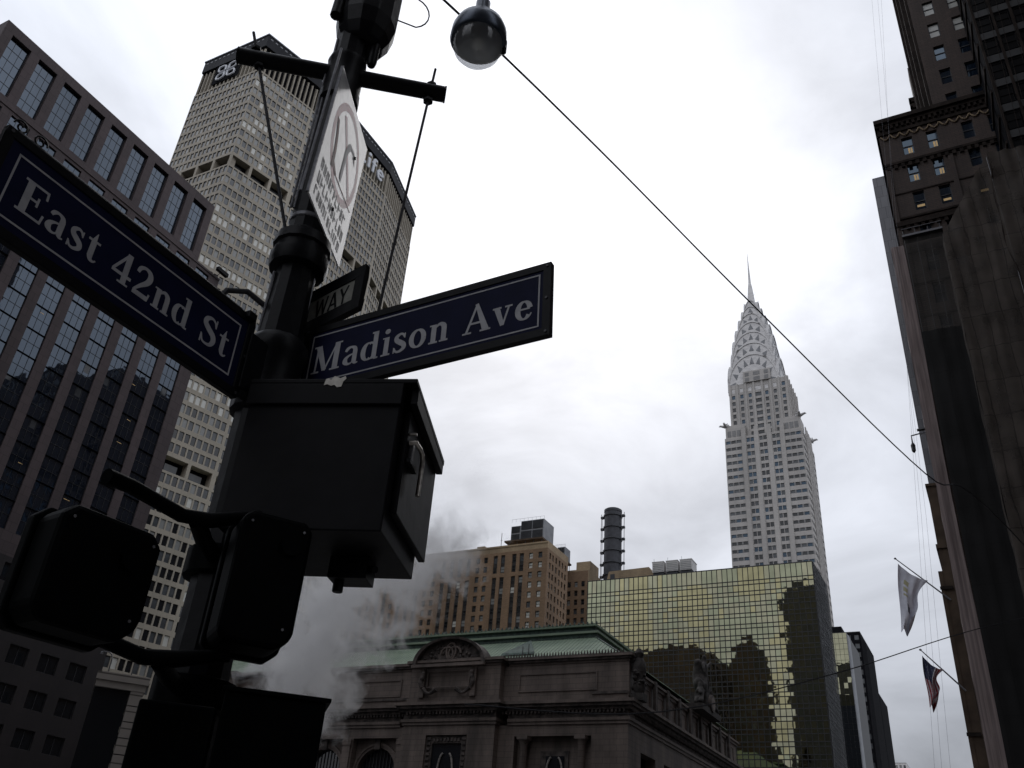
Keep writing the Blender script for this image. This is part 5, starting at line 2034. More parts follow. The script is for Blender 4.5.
flag('striped red, white and blue American flag hanging limp from its pole', 'flag', (124.6, 2.8, 29.2), (fx, 7.0, 33.7), [(fx, 6.9, 33.0), (fx, 4.7, 31.2), (fx, 6.5, 27.0), (fx, 7.0, 26.8)], 'us')
q = MB()
q.tube([(124.6, 2.6, 38.9), (122.5, 5.8, 39.0), (121.8, 5.9, 38.4)], 0.1, 'galv', 6)
q.lathe((99.5, 2.6, 41.4), [(0.02, 0), (0.2, 0.2), (0.25, 0.9), (0.1, 1.2)], 'galv', 8)
q.tube([(99.6, 1.3, 42.9), (99.5, 2.7, 42.7)], 0.06, 'galv', 6)
q.v = q.v
o = q.build('hoist_bracket')
bpy.data.objects.remove(o)
q = MB()
q.lathe((99.4, 3.0, 49.6), [(0.02, 0), (0.22, 0.25), (0.25, 1.0), (0.1, 1.3)], 'mull', 8)
q.tube([(99.4, 3.0, 50.9), (99.4, 3.0, 51.8), (99.5, 1.3, 52.1)], 0.09, 'galv', 6)
q.tube([(99.6, 0.9, 52.5), (99.4, 2.3, 52.4)], 0.16, 'mull', 6)
tag(recentre(q.build('hoist_bracket')), 'small dark pulley bracket sticking out from the netted high-rise corner', 'bracket')

# ================================================================== low corner pavilion and its lamps
root = thing('low_building', 'low building with a pale ribbed corner pier and flat coping, lower left', 'building', (34, 50, 0))
B = MB()
LF = frame3((37.0, 47.15, 0), -38.5)
f3box(B, LF, 0.03, 2.0, 0.4, 9, 0, 11.6, 'g_dark')
f3box(B, LF, -0.05, 2.95, -0.1, 9.3, 12.0, 12.45, 'paleconc')
f3box(B, LF, 0.0, 2.85, 0.05, 9.2, 11.61, 11.99, 'paleconc')
B.build('wall', root)
q = MB()
for k in range(13):
    f3box(q, LF, 2.05, 2.78, 0.1, 1.5, k * 0.9, k * 0.9 + 0.84, 'paleconc')
f3box(q, LF, 2.1, 2.72, 0.16, 1.4, 0, 11.6, 'mull')
q.build('corner_pier', root)
for k, (x, y, lab) in enumerate(((37.45, 46.9, 'left hooked lamp on the pale coping of the low building'), (38.45, 46.05, 'right hooked lamp on the pale coping of the low building'), (41.9, 43.0, 'lone hooked lamp right of the pale corner pier'))):
    rt = thing('roof_lamp', lab, 'lamp', (x, y, 12.5 if k < 2 else 0), 'hooked lamps on the low roof')
    q = MB()
    zb = 12.5
    q.tube([(x, y, zb if k < 2 else 0), (x, y, zb + 0.75), (x - 0.05, y + 0.08, zb + 1.0), (x - 0.2, y + 0.22, zb + 1.12), (x - 0.42, y + 0.45, zb + 1.1)], 0.035, 'galv', 6)
    q.build('stem', rt)
    q = MB()
    q.lathe((x - 0.45, y + 0.48, zb + 0.95), [(0.09, 0), (0.07, 0.1), (0.03, 0.16)], 'galv', 8)
    q.build('lamp_head', rt)

# ================================================================== towers behind the camera for the mirrors, and unseen blocks added for shade
plain_tower('office_tower', 'tall dark office tower behind the photographer, mirrored at the right of the gold hotel', 'office building', -62, -30, 56, 97, 176, 'stack', 0, 3.4, [('g_dark', 3), ('g_mid', 1)])
root = thing('stepped_tower', 'dark round-topped tower behind the photographer, mirrored in the middle of the gold hotel', 'office building', (-45, 119, 0))
B = MB()
B.box(-60, -30, 112, 130.5, 0, 128, 'dkbrick')
B.box(-57, -32, 113.5, 129, 128.01, 139, 'dkbrick')
B.box(-53, -36, 115.5, 127, 139.01, 146, 'dkbrick')
B.box(-49, -40, 118.0, 124.5, 146.01, 150, 'dkbrick')
B.build('wall', root)
B = MB()
for k in range(5):
    for r in range(32):
        B.box(-29.999, -29.95, 113.0 + 3.4 * k, 114.8 + 3.4 * k, 6 + 3.7 * r, 8.2 + 3.7 * r, 'g_mid')
o = B.build('window', root)
o['kind'] = 'stuff'
plain_tower('unseen_shade_block', 'broad unseen block behind the photographer, built up to shade the terminal, across the avenue from the granite tower', 'office building', -66, -17.5, 134, 230, 135, 'dkbrick', 0, 0, [('g_dark', 3), ('g_mid', 1)])  # out of view, made tall to darken the terminal's west front

plain_tower('unseen_shade_block', 'unseen dark block added to cut sky light, on the near corner behind the photographer', 'office building', -72, -19, -60, -5, 190, 'dkbrick', 0, 0, [('g_dark', 3)])  # this and the next three are unseen, added to hold back sky light
plain_tower('unseen_shade_block', 'unseen dark block added to cut sky light, just right of and behind the photographer', 'office building', 4, 30, -60, -13, 190, 'dkbrick', 0, 0, [('g_dark', 3)])
plain_tower('unseen_shade_block', 'unseen dark block added to cut sky light, right of the photographer, farther along the near pavement', 'office building', 31, 62, -60, -18, 190, 'dkbrick', 0, 0, [('g_dark', 3)])
plain_tower('unseen_shade_block', 'unseen dark block added to cut sky light, between the others, just outside the right edge of the view', 'office building', 63, 91, -75, -24, 170, 'dkbrick', 0, 0, [('g_dark', 3)])

# ================================================================== the pole and everything on it
PX, PY = 2.885, 3.045
pole = thing('lamp_post', 'black street lamp post carrying the street signs, cabinets and signal heads', 'lamp post', (PX, PY, 0.14))
b = MB()


def oct_lathe(b, prof, mat, n=12):
    b.lathe((PX, PY, 0), prof, mat, n)


oct_lathe(b, [(0.30, 0.14), (0.30, 0.9), (0.20, 1.1), (0.155, 1.3), (0.135, 2.6), (0.13, 4.05)], 'black')
oct_lathe(b, [(0.125, 4.05), (0.112, 4.5), (0.11, 4.6)], 'black')
oct_lathe(b, [(0.105, 4.86), (0.104, 5.4), (0.104, 6.6), (0.10, 9.2)], 'black')
b.build('post', pole)
b = MB()
oct_lathe(b, [(0.11, 4.585), (0.155, 4.60), (0.165, 4.63), (0.165, 4.69), (0.15, 4.70), (0.15, 4.74), (0.165, 4.75), (0.16, 4.81), (0.125, 4.84), (0.10, 4.87)], 'black', 14)
b.build('collar', pole, smooth=True)
b = MB()
oct_lathe(b, [(0.132, 3.66), (0.162, 3.68), (0.165, 3.74), (0.150, 3.77), (0.150, 3.99), (0.165, 4.02), (0.165, 4.08), (0.14, 4.12)], 'black', 14)
b.build('clamp_band', pole, smooth=True)
b = MB()
oct_lathe(b, [(0.104, 4.935), (0.110, 4.94), (0.110, 4.962), (0.104, 4.967)], 'galv', 20)
b.build('metal_strap', pole, smooth=True)
ca = V((math.cos(math.radians(-46)), math.sin(math.radians(-46)), 0))   # toward image right
ck = V((math.cos(math.radians(46.5)), math.sin(math.radians(46.5)), 0))  # away from camera
P0 = V((PX, PY, 0))
# conduits up the pole
for k, (off, r, m_, z0, z1) in enumerate(((-0.098, 0.011, 'galv', 5.02, 6.5), (-0.118, 0.008, 'galv', 5.02, 6.15), (0.10, 0.010, 'galv', 4.3, 4.56), (-0.115, 0.009, 'galv', 4.15, 4.55))):
    b = MB()
    c = P0 + ca * off - ck * 0.03
    b.tube([(c.x, c.y, z0), (c.x, c.y, z1)], r, m_, 6)
    b.build('conduit', pole)
b = MB()
c = P0 - ca * 0.11
b.tube([(c.x, c.y, 4.33), (c.x - 0.10, c.y + 0.06, 4.38), (c.x - .2, c.y + .10, 4.33), (c.x - 0.25, c.y + 0.12, 4.2), (c.x - 0.25, c.y + 0.12, 4.05)], 0.016, 'wire', 8)
b.build('cable_loop', pole, smooth=True)
# lamp arm
lampc = V((4.57, 3.22, 8.62))
b = MB()
b.tube([(PX, PY, 9.2), (PX + 0.02, PY, 9.7), (3.2, 3.09, 10.15), (3.8, 3.15, 10.35), (4.35, 3.2, 10.15), (4.57, 3.22, 9.7), (4.57, 3.22, 9.18)], [0.08, 0.07, 0.06, 0.05, 0.05, 0.045, 0.045], 'black', 12)
b.build('lamp_arm', pole, smooth=True)

# cross arm and stay rods
root = thing('cross_arm', 'black tubular cross arm clamped to the lamp post with a stay rod at each end', 'bracket', (PX, PY, 6.2))
b = MB()
fr = P0 - ck * 0.0
A0, A1 = V((2.475, 3.575, 6.19)), V((3.285, 2.535, 6.215))
sh = -ck * 0.02
b.tube([A0 + sh, A1 + sh], 0.053, 'black', 16)
b.build('tube', root, smooth=True)
b = MB()
b.tube([A0 + sh - (A1 - A0).normalized() * 0.012, A0 + sh - (A1 - A0).normalized() * 0.001], 0.056, 'black', 16)
b.tube([A1 + sh + (A1 - A0).normalized() * 0.001, A1 + sh + (A1 - A0).normalized() * 0.012], 0.056, 'black', 16)
b.build('end_cap', root, smooth=True)
b = MB()
b.lathe((PX, PY, 0), [(0.100, 5.93), (0.128, 5.95), (0.128, 6.02), (0.12, 6.04), (0.12, 6.28), (0.128, 6.30), (0.125, 6.33), (0.10, 6.35)], 'black', 14)
b.build('clamp', root, smooth=True)
dr = (A1 - A0).normalized()
for k, (top, bot) in enumerate(((V((2.497, 3.546, 6.43)), V((2.800, 3.118, 4.84))), (V((3.235, 2.60, 6.44)), V((3.165, 2.66, 4.3))))):
    q = MB()
    q.tube([top + sh, bot + sh], 0.010 if k == 0 else 0.0085, 'wire', 8)
    q.build('stay_rod', root)
    c = top.lerp(bot, 0.14)
    for s_ in (1, -1):
        q = MB()
        z = 6.2 + s_ * 0.075
        cc = top.lerp(bot, (top.z - z) / (top.z - bot.z)) + sh
        q.lathe((cc.x, cc.y, cc.z), [(0.03, -0.014), (0.034, -0.010), (0.034, 0.010), (0.022, 0.014)], 'black', 6)
        q.build('nut', root)

# big canister at the top
root = thing('luminaire_canister', 'bulky black canister fixed round the top of the lamp post', 'fixture', (PX, PY, 6.5))
b = MB()
c = P0 + ca * 0.06
b.lathe((c.x, c.y, 0), [(0.10, 6.50), (0.14, 6.52), (0.18, 6.60), (0.205, 6.72), (0.205, 7.35), (0.18, 7.5), (0.1, 7.6)], 'black', 12)
b.build('housing', root, smooth=False, bevel=0.01)
b = MB()
c2 = P0 + ca * 0.145 - ck * 0.05
b.lathe((c2.x, c2.y, 0), [(0.004, 6.315), (0.026, 6.325), (0.034, 6.36), (0.036, 6.56), (0.036, 6.62)], 'black', 12)
b.build('drip_plug', root, smooth=True)
b = MB()
c3 = P0 - ca * 0.15 - ck * 0.08
b.tube([(c3.x, c3.y, 6.66), (c3.x + 0.01, c3.y, 6.95)], 0.04, 'black', 10)
b.build('side_socket', root, smooth=True)
b = MB()
c4 = P0 + ca * 0.20
pts = []
for j in range(13):
    a = -PI * 0.55 + j * PI * 1.15 / 12
    pts.append(c4 + ca * (0.13 + 0.135 * math.cos(a)) + UP * (7.03 + 0.16 * math.sin(a)))
pts = [c4 + ca * -0.02 + UP * 6.96] + [c4 + ca * 0.06 + UP * 6.90] + [p for p in pts[2:]]
b.tube(pts, 0.0055, 'wire', 6)
b.build('cable', root, smooth=True)

# hanging street lamp
root = thing('street_lamp', 'round hanging street lamp with a clear glass bowl, seen from below', 'street lamp', tuple(lampc))
b = MB()
b.lathe(tuple(lampc), [(0.045, 0.62), (0.07, 0.58), (0.07, 0.46), (0.10, 0.42), (0.12, 0.30), (0.235, 0.22), (0.262, 0.14), (0.268, 0.02), (0.255, 0.0), (0.235, 0.005)], 'hood', 32)
b.build('hood', root, smooth=True)
b = MB()
b.lathe(tuple(lampc), [(0.234, 0.012), (0.20, 0.06), (0.12, 0.10), (0.03, 0.12), (0.004, 0.12)], 'reflector', 32)
b.build('reflector', root, smooth=True)
b = MB()
b.lathe(tuple(lampc), [(0.02, 0.11), (0.05, 0.08), (0.06, 0.0), (0.045, -0.06), (0.01, -0.08)], 'reflector', 16)
b.build('bulb', root, smooth=True)
mg = bpy.data.materials.new('lamp_glass')
mg.use_nodes = True
nt = mg.node_tree
nt.nodes.remove(nt.nodes['Principled BSDF'])
ms = nt.nodes.new('ShaderNodeMixShader')
tr = nt.nodes.new('ShaderNodeBsdfTransparent')
tr.inputs[0].default_value = (0.80, 0.81, 0.83, 1)
gl = nt.nodes.new('ShaderNodeBsdfGlossy')
gl.inputs['Roughness'].default_value = 0.12
gl.inputs[0].default_value = (0.8, 0.8, 0.8, 1)
fn_ = nt.nodes.new('ShaderNodeFresnel')
fn_.inputs[0].default_value = 1.6
ms.inputs[0].default_value = 0.10
nt.links.new(tr.outputs[0], ms.inputs[1])
nt.links.new(gl.outputs[0], ms.inputs[2])
nt.links.new(ms.outputs[0], nt.nodes['Material Output'].inputs['Surface'])
df = nt.nodes.new('ShaderNodeBsdfTranslucent')
df.inputs[0].default_value = (0.75, 0.75, 0.72, 1)
ms2 = nt.nodes.new('ShaderNodeMixShader')
ms2.inputs[0].default_value = 0.30
nt.links.new(ms.outputs[0], ms2.inputs[1])
nt.links.new(df.outputs[0], ms2.inputs[2])
nt.links.new(ms2.outputs[0], nt.nodes['Material Output'].inputs['Surface'])
M['lampglass'] = mg
b = MB()
b.lathe(tuple(lampc), [(0.230, 0.004), (0.232, -0.05), (0.215, -0.12), (0.17, -0.18), (0.10, -0.22), (0.02, -0.235), (0.003, -0.236)], 'lampglass', 32)
b.build('glass_bowl', root, smooth=True)
b = MB()
s_ = lampc + ca * 0.25
b.lathe((s_.x, s_.y, s_.z + 0.02), [(0.02, -0.06), (0.03, -0.05), (0.03, 0.1), (0.02, 0.12)], 'black', 8)
b.build('latch', root)


# ---------------------------------------------------------------- street name signs
def name_sign(nm, label, O, u, n, upv, W, H, text, tx0, tx1, ty0, cap, th=0.035, marg=0.062, bw=0.008):
    """O lower left corner of blade outer edge; u reading direction; n toward viewer"""
    root = thing(nm, label, 'street sign', tuple(O))
    u, n, upv = u.normalized(), n.normalized(), upv.normalized()
    P = lambda x, y, d=0.0: O + u * x + upv * y + n * d

    def bx(B, x0, x1, y0, y1, d0, d1, m):
        B.hexa([P(x0, y0, d1), P(x1, y0, d1), P(x1, y0, d0), P(x0, y0, d0), P(x0, y1, d1), P(x1, y1, d1), P(x1, y1, d0), P(x0, y1, d0)], m)
    b = MB()
    f = 0.040
    bx(b, 0, W, 0, f, -th / 2, th / 2, 'black')
    bx(b, 0, W, H - f, H, -th / 2, th / 2, 'black')
    bx(b, 0, f, f, H - f, -th / 2, th / 2, 'black')
    bx(b, W - f, W, f, H - f, -th / 2, th / 2, 'black')
    b.build('frame', root, bevel=0.004)
    b = MB()
    bx(b, f + .0005, W - f - .0005, f + .0005, H - f - .0005, -th / 2 + 0.006, th / 2 - 0.006, 'signblue')
    b.build('panel', root)
    d = th / 2 - 0.006
    b = MB()
    m = marg
    for (x0, x1, y0, y1) in ((m, W - m, m, m + bw), (m, W - m, H - m - bw, H - m), (m, m + bw, m + bw, H - m - bw), (W - m - bw, W - m, m + bw, H - m - bw)):
        bx(b, x0, x1, y0, y1, d + 0.0005, d + 0.0015, 'signwhite')
    b.build('border_line', root)
    b = MB()
    write(b, lambda x, y, dd: P(x, y, d + 0.0008 + dd), text, tx0, tx1, ty0, cap, 'signwhite', track=0.035, lift=0.0001)
    # the same words on the other side
    write(b, lambda x, y, dd: P(W - x, y, -d - 0.0008 - dd), text, tx0, tx1, ty0, cap, 'signwhite', track=0.035, lift=0.0001)
    b.build('lettering', root)
    for bxp in (0.02, W - 0.02):
        for byp in (0.02, H / 2, H - 0.02):
            b = MB()
            b.tube([P(bxp, byp, th / 2 + 0.0005), P(bxp, byp, th / 2 + 0.005)], 0.007, 'galvdark', 8)
            b.build('bolt', root)
    return root, P, bx


# East 42nd St: in the plane y = 2.93, facing south
u, n = V((1, 0, 0)), V((0, -1, 0))
ang = math.radians(0.6)
u1 = (u * math.cos(ang) + UP * math.sin(ang))
up1 = n.cross(u1) * -1
up1 = up1 if up1.z > 0 else -up1
O1 = V((1.190, 2.93, 3.580))
r1, P_, bx_ = name_sign('street_name_sign', 'long blue East 42nd St sign in a black frame, left of the lamp post', O1, u1, n, up1, 1.395, 0.445, 'East 42nd St', 0.135, 1.272, 0.148, 0.150, marg=0.080)
b = MB()
for k in range(2):
    c = 0.21 + 0.085 * k
    pts = []
    for j in range(22):
        a = j * 0.42
        r = 0.032 * (1 - j / 26)
        pts.append(P_(c - 0.16 + (r * math.cos(a)) * (1 if k else -1), 0.445 + 0.034 + r * math.sin(a), 0))
    b.tube(pts, 0.004, 'black', 6)
b.tube([P_(0.05, 0.452, 0), P_(0.7, 0.452, 0), P_(1.3, 0.45, 0)], 0.009, 'black', 6)
b.build('scroll_ornament', r1, smooth=True)
b = MB()
bx_(b, 1.376, 1.50, 0.05, 0.36, -0.05, 0.03, 'black')
bx_(b, 1.32, 1.375, 0.415, 0.455, -0.04, 0.04, 'black')
b.build('mounting_bracket', r1, bevel=0.004)

# Madison Ave: plane x = 3.03, reading from north to south, facing west
u, n = V((0, -1, 0)), V((-1, 0, 0))
ang = math.radians(1.6)
u2 = (u * math.cos(ang) + UP * math.sin(ang))
up2 = n.cross(u2)
up2 = up2 if up2.z > 0 else -up2
O2 = V((3.03, 2.985, 3.853))
r2, P2_, bx2_ = name_sign('street_name_sign', 'blue Madison Ave sign in a black frame, right of the lamp post', O2, u2, n, up2, 1.475, 0.425, 'Madison Ave', 0.078, 1.385, 0.118, 0.172, marg=0.058)
b = MB()
bx2_(b, -0.09, -0.001, 0.05, 0.38, -0.06, 0.03, 'black')
b.build('mounting_bracket', r2, bevel=0.004)

# ONE WAY sign behind
root = thing('one_way_sign', 'small black framed sign reading WAY, tilted behind the Madison Ave sign', 'road sign', (3.03, 3.1, 4.25))
ang = math.radians(15.5)
u3 = (V((0, -1, 0)) * math.cos(ang) + UP * math.sin(ang))
n3 = V((-1, 0, 0))
up3 = n3.cross(u3)
up3 = up3 if up3.z > 0 else -up3
# shear is small: verticals stay vertical on the sign edge
up3 = V((0, 0, 1))
O3 = V((3.03, 3.30, 4.185))
P3_ = lambda x, y, d=0.0: O3 + u3 * x + up3 * y + n3 * d


def bx3(B, x0, x1, y0, y1, d0, d1, m):
    B.hexa([P3_(x0, y0, d1), P3_(x1, y0, d1), P3_(x1, y0, d0), P3_(x0, y0, d0), P3_(x0, y1, d1), P3_(x1, y1, d1), P3_(x1, y1, d0), P3_(x0, y1, d0)], m)


W3, H3 = 0.648, 0.30
b = MB()
bx3(b, 0, W3, 0, 0.075, -0.03, 0.01, 'black')
bx3(b, 0, W3, 0.225, H3, -0.03, 0.01, 'black')
bx3(b, 0, 0.06, 0.075, 0.225, -0.03, 0.01, 'black')
bx3(b, W3 - 0.06, W3, 0.075, 0.225, -0.03, 0.01, 'black')
b.build('frame', root, bevel=0.003)
b = MB()
bx3(b, 0.0605, W3 - 0.0605, 0.0755, 0.2245, -0.028, 0.002, 'waywhite')
b.build('panel', root)
b = MB()
write(b, lambda x, y, dd: P3_(x, y, 0.0028 + dd), 'WAY', 0.325, 0.553, 0.088, 0.118, 'black', plain=True, track=0.0, lift=0.0001)
b.build('lettering', root)

# regulation sign, nearly edge-on: vertical plate facing down the avenue
ua = math.radians(24)
u4 = V((math.cos(ua), math.sin(ua), 0))
n4 = V((math.sin(ua), -math.cos(ua), 0))
if n4.dot(EYE - V((2.9, 3, 5))) < 0:
    n4 = -n4
root = thing('regulation_sign', 'tall weathered white sign with a faded red ring, seen nearly edge-on above the collar', 'road sign', (2.60, 2.79, 4.84))
O4 = V((2.578, 2.782, 4.844))
P4 = lambda x, y, d=0.0: O4 + u4 * (x * 0.845 + y * 0.045) + UP * (y * 0.925) + n4 * d
M['faded'] = rough_mat('sign_face', (0.85, 0.85, 0.86), (0.62, 0.62, 0.64), rough=0.25, scale=9, spec=0.5)
M['fadedgrey'] = rough_mat('sign_grey', (0.30, 0.30, 0.31), (0.20, 0.20, 0.21), rough=0.5, scale=9)
M['pinkring'] = rough_mat('faded_red', (0.66, 0.28, 0.34), (0.66, 0.42, 0.46), rough=0.4, scale=9)
M['arrowgrey'] = rough_mat('sign_worn_arrow', (0.50, 0.50, 0.53), (0.38, 0.38, 0.41), rough=0.5, scale=9)
M['darkred'] = rough_mat('dark_red', (0.14, 0.012, 0.02), (0.08, 0.01, 0.015), rough=0.5, scale=9)
W4, H4 = 0.84, 1.19


def sheet(B, pts, d, m):
    B.face([P4(x, y, d) for x, y in pts], m)


b = MB()
b.hexa([P4(0, 0, 0.003), P4(W4, 0.06, 0.003), P4(W4, 0.06, -0.006), P4(0, 0, -0.006), P4(0, H4 - 0.05, 0.003), P4(W4, H4 + 0.0, 0.003), P4(W4, H4, -0.006), P4(0, H4 - 0.05, -0.006)], 'faded')
b.build('plate', root)
sx, sy = lambda t: t * W4, lambda t: t * H4
b = MB()
n_ = 40
for k in range(n_):
    a0, a1 = 2 * PI * k / n_, 2 * PI * (k + 1) / n_
    ri, ro = 0.30, 0.355
    c_ = (0.44, 0.73)
    sheet(b, [(c_[0] + ri * math.cos(a0), c_[1] + ri * 1.05 * math.sin(a0)), (c_[0] + ro * math.cos(a0), c_[1] + ro * 1.05 * math.sin(a0)), (c_[0] + ro * math.cos(a1), c_[1] + ro * 1.05 * math.sin(a1)), (c_[0] + ri * math.cos(a1), c_[1] + ri * 1.05 * math.sin(a1))], 0.0036, 'pinkring')
b.build('red_ring', root)
b = MB()
sheet(b, [(0.25, 0.93), (0.29, 0.96), (0.72, 0.55), (0.68, 0.52)], 0.0042, 'pinkring')
for (x0, y0, x1, y1, w) in ((0.30, 0.45, 0.78, 0.50, 0.012), (0.20, 0.50, 0.33, 0.44, 0.03)):
    sheet(b, [(x0, y0), (x1, y1), (x1 + w, y1 + w), (x0 + w, y0 + w)], 0.0049, 'darkred')
pts = [(0.13 + 0.03 * math.sin(t * 3) + t * 0.08, 0.80 - t * 0.36) for t in [j / 10 for j in range(11)]]
for p, q_ in zip(pts, pts[1:]):
    w = 0.045
    sheet(b, [p, q_, (q_[0] + w, q_[1] + .006), (p[0] + w, p[1] + .006)], 0.0053, 'darkred')
b.build('scrawl', root)
b = MB()
c_ = [(0.42, 0.52), (0.42, 0.78), (0.47, 0.88), (0.58, 0.90), (0.62, 0.84)]
for p, q_ in zip(c_, c_[1:]):
    w = 0.045
    sheet(b, [p, q_, (q_[0] + w, q_[1] - 0.02), (p[0] + w, p[1] - 0.02)], 0.0058, 'arrowgrey')
b.build('arrow', root)
b = MB()
sheet(b, [(0.008, 1.13), (0.20, 1.145), (0.03, 0.955), (0.008, 0.95)], 0.0034, 'fadedgrey')
b.build('grey_patch', root)
rr = random.Random(12)
for row, (y0, hgt, nwords) in enumerate(((0.275, 0.085, 7), (0.160, 0.085, 6), (0.055, 0.075, 7))):
    b = MB()
    x = 0.07
    k = 0
    while x < 0.72:
        w = rr.uniform(0.035, 0.06)
        yb = y0 + x * 0.06
        sheet(b, [(x, yb), (x + 0.018, yb), (x + 0.018, yb + hgt), (x, yb + hgt)], 0.0040, 'fadedgrey')
        if rr.random() < .7:
            yy = yb + hgt * rr.choice((0.0, 0.42, 0.8))
            sheet(b, [(x, yy), (x + w, yy), (x + w, yy + 0.016), (x, yy + 0.016)], 0.0046, 'fadedgrey')
        if rr.random() < .6:
            sheet(b, [(x + w - 0.016, yb), (x + w, yb), (x + w, yb + hgt), (x + w - 0.016, yb + hgt)], 0.0052, 'fadedgrey')
        x += w + 0.022
        k += 1
    b.build('worn_text_line', root)
b = MB()
b.hexa([P4(-0.012, 0.0, 0.006), P4(0.0, 0.0, 0.006), P4(0, 0, -0.012), P4(-0.012, 0, -0.012), P4(-0.012, H4 - .05, 0.006), P4(0, H4 - .05, 0.006), P4(0, H4 - .05, -0.012), P4(-0.012, H4 - .05, -0.012)], 'galv')
b.tube([P4(-0.035, -0.02, -0.03), P4(-0.035, H4 + 0.1, -0.03)], 0.008, 'galv', 6)
b.build('edge_channel', root)
for y in (0.25, 0.95):
    b = MB()
    q0 = P4(0.16, y, -0.006)
    q1 = V((PX, PY, q0.z))
    b.tube([q0, q1], 0.012, 'galv', 6)
    b.build('bracket', root)
for (x, y) in ((0.62, 0.88), (0.45, 0.25)):
    b = MB()
    b.tube([P4(x, y, 0.0035), P4(x, y, 0.012)], 0.011, 'black', 8)
    b.build('bolt', root)


# ---------------------------------------------------------------- cabinets and signal heads
F = frame3((2.618, 2.862, 0), -70)
root = thing('control_cabinet', 'big black steel control cabinet with a hooked handle, hung below the Madison Ave sign', 'cabinet', (2.75, 2.6, 2.95))
b = MB()
f3box(b, F, 0, 0.73, 0, 0.62, 2.955, 3.58, 'cab')
b.build('body', root, bevel=0.006)
b = MB()
f3box(b, F, -0.01, 0.738, -0.018, 0.03, 3.565, 3.675, 'cab')
b.hexa([F(-0.01, -0.018, 3.676), F(0.80, -0.018, 3.676), F(0.80, 0.70, 3.60), F(-0.01, 0.70, 3.60), F(-0.01, -0.018, 3.70), F(0.80, -0.018, 3.70), F(0.80, 0.70, 3.63), F(-0.01, 0.70, 3.63)], 'cab')
b.hexa([F(0.765, 0.031, 3.59), F(0.799, 0.031, 3.59), F(0.799, 0.69, 3.545), F(0.765, 0.69, 3.545), F(0.765, 0.031, 3.672), F(0.799, 0.031, 3.672), F(0.799, 0.69, 3.601), F(0.765, 0.69, 3.601)], 'cab')
b.build('lid', root, bevel=0.004)
b = MB()
f3box(b, F, 0.732, 0.765, 0.07, 0.685, 3.065, 3.575, 'cab')
dr_ = b.build('door', root, bevel=0.005)
b = MB()
hy = 0.20
b.tube([F(0.77, hy - 0.10, 3.425), F(0.80, hy - 0.10, 3.428), F(0.805, hy - 0.02, 3.43), F(0.805, hy + 0.02, 3.425), F(0.805, hy + 0.04, 3.40), F(0.805, hy + 0.035, 3.22)], 0.0115, 'steel', 10)
b.tube([F(0.766, hy - 0.10, 3.47), F(0.80, hy - 0.10, 3.47)], 0.007, 'steel', 8)
b.build('handle', dr_, smooth=True)
b = MB()
f3box(b, F, 0.766, 0.785, hy - 0.08, hy - 0.05, 3.33, 3.45, 'galv')
f3box(b, F, 0.766, 0.79, hy - 0.11, hy + 0.02, 3.325, 3.345, 'black')
b.build('latch_plate', dr_)
b = MB()
rr = random.Random(1)
pts = [(0.355, 3.662), (0.36, 3.695), (0.372, 3.70), (0.385, 3.692), (0.40, 3.712), (0.43, 3.70), (0.452, 3.712), (0.458, 3.70), (0.445, 3.683), (0.44, 3.655), (0.42, 3.652), (0.405, 3.665), (0.39, 3.66), (0.37, 3.668)]
b.extr([F(x, -0.0215, z) for x, z in pts], F(0, 0.002, 0) - F(0, 0, 0), 'paper')
b.build('torn_sticker', root)
b = MB()
f3box(b, F, 0.10, 0.20, 0.15, 0.30, 2.80, 2.952, 'black')
b.build('cable_gland', root, bevel=0.004)
b = MB()
f3box(b, F, 0.42, 0.60, 0.30, 0.44, 2.85, 2.952, 'black')
b.tube([F(0.46, 0.36, 2.85), F(0.46, 0.36, 2.80)], 0.025, 'black', 8)
b.tube([F(0.56, 0.37, 2.91), F(0.64, 0.30, 2.89)], 0.018, 'black', 8)
b.build('cable_gland', root, bevel=0.004)


def signal_head(label, F, w, d, z0, z1, ch):
    root = thing('pedestrian_signal', label, 'traffic signal', tuple(F(w / 2, d / 2, z0)))
    c = ch
    b = MB()
    # housing with softly chamfered top, profile in the x-z plane
    pr = [(c * 0.9, z0), (w - c * 1.6, z0), (w - c * .25, z0 + c * 1.2), (w, z0 + c * 2.2), (w, z1 - c), (w - c, z1), (c, z1), (0, z1 - c), (0, z0 + c)]
    b.extr([F(x, 0, z) for x, z in pr], F(0, d * 0.8, 0) - F(0, 0, 0), 'black2')
    b.build('housing', root, bevel=0.02)
    b = MB()
    pr2 = [(x + (0.012 if x > w / 2 else -0.012), z + (0.012 if z > (z0 + z1) / 2 else -0.012)) for x, z in pr]
    b.extr([F(x, d * 0.8 + 0.001, z) for x, z in pr2], F(0, 0.05, 0) - F(0, 0, 0), 'black2')
    b.build('door_rim', root, bevel=0.008)
    b = MB()
    zc = (z0 + z1) / 2
    b.extr([F(0.05, d * 0.8 + 0.052, z0 + 0.05), F(w - 0.05, d * 0.8 + 0.052, z0 + 0.05), F(w - 0.05, d * 0.8 + 0.052, z1 - 0.05), F(0.05, d * 0.8 + 0.052, z1 - 0.05)], F(0, 0.01, 0) - F(0, 0, 0), 'g_dark')
    b.build('lens', root)
    b = MB()
    for (x, z) in ((0.04, z1 - 0.05), (w - 0.04, z1 - 0.05), (w - 0.05, z0 + 0.08)):
        b.tube([F(x, -0.004, z), F(x, -0.001, z)], 0.006, 'galv', 6)
    b.build('screw', root)
    b = MB()
    b.tube([F(w * .72, -0.02, z1 - 0.12), F(w * .72, 0.02, z1 - 0.12)], 0.045, 'black2', 12)
    b.build('boss', root, smooth=True)
    return root


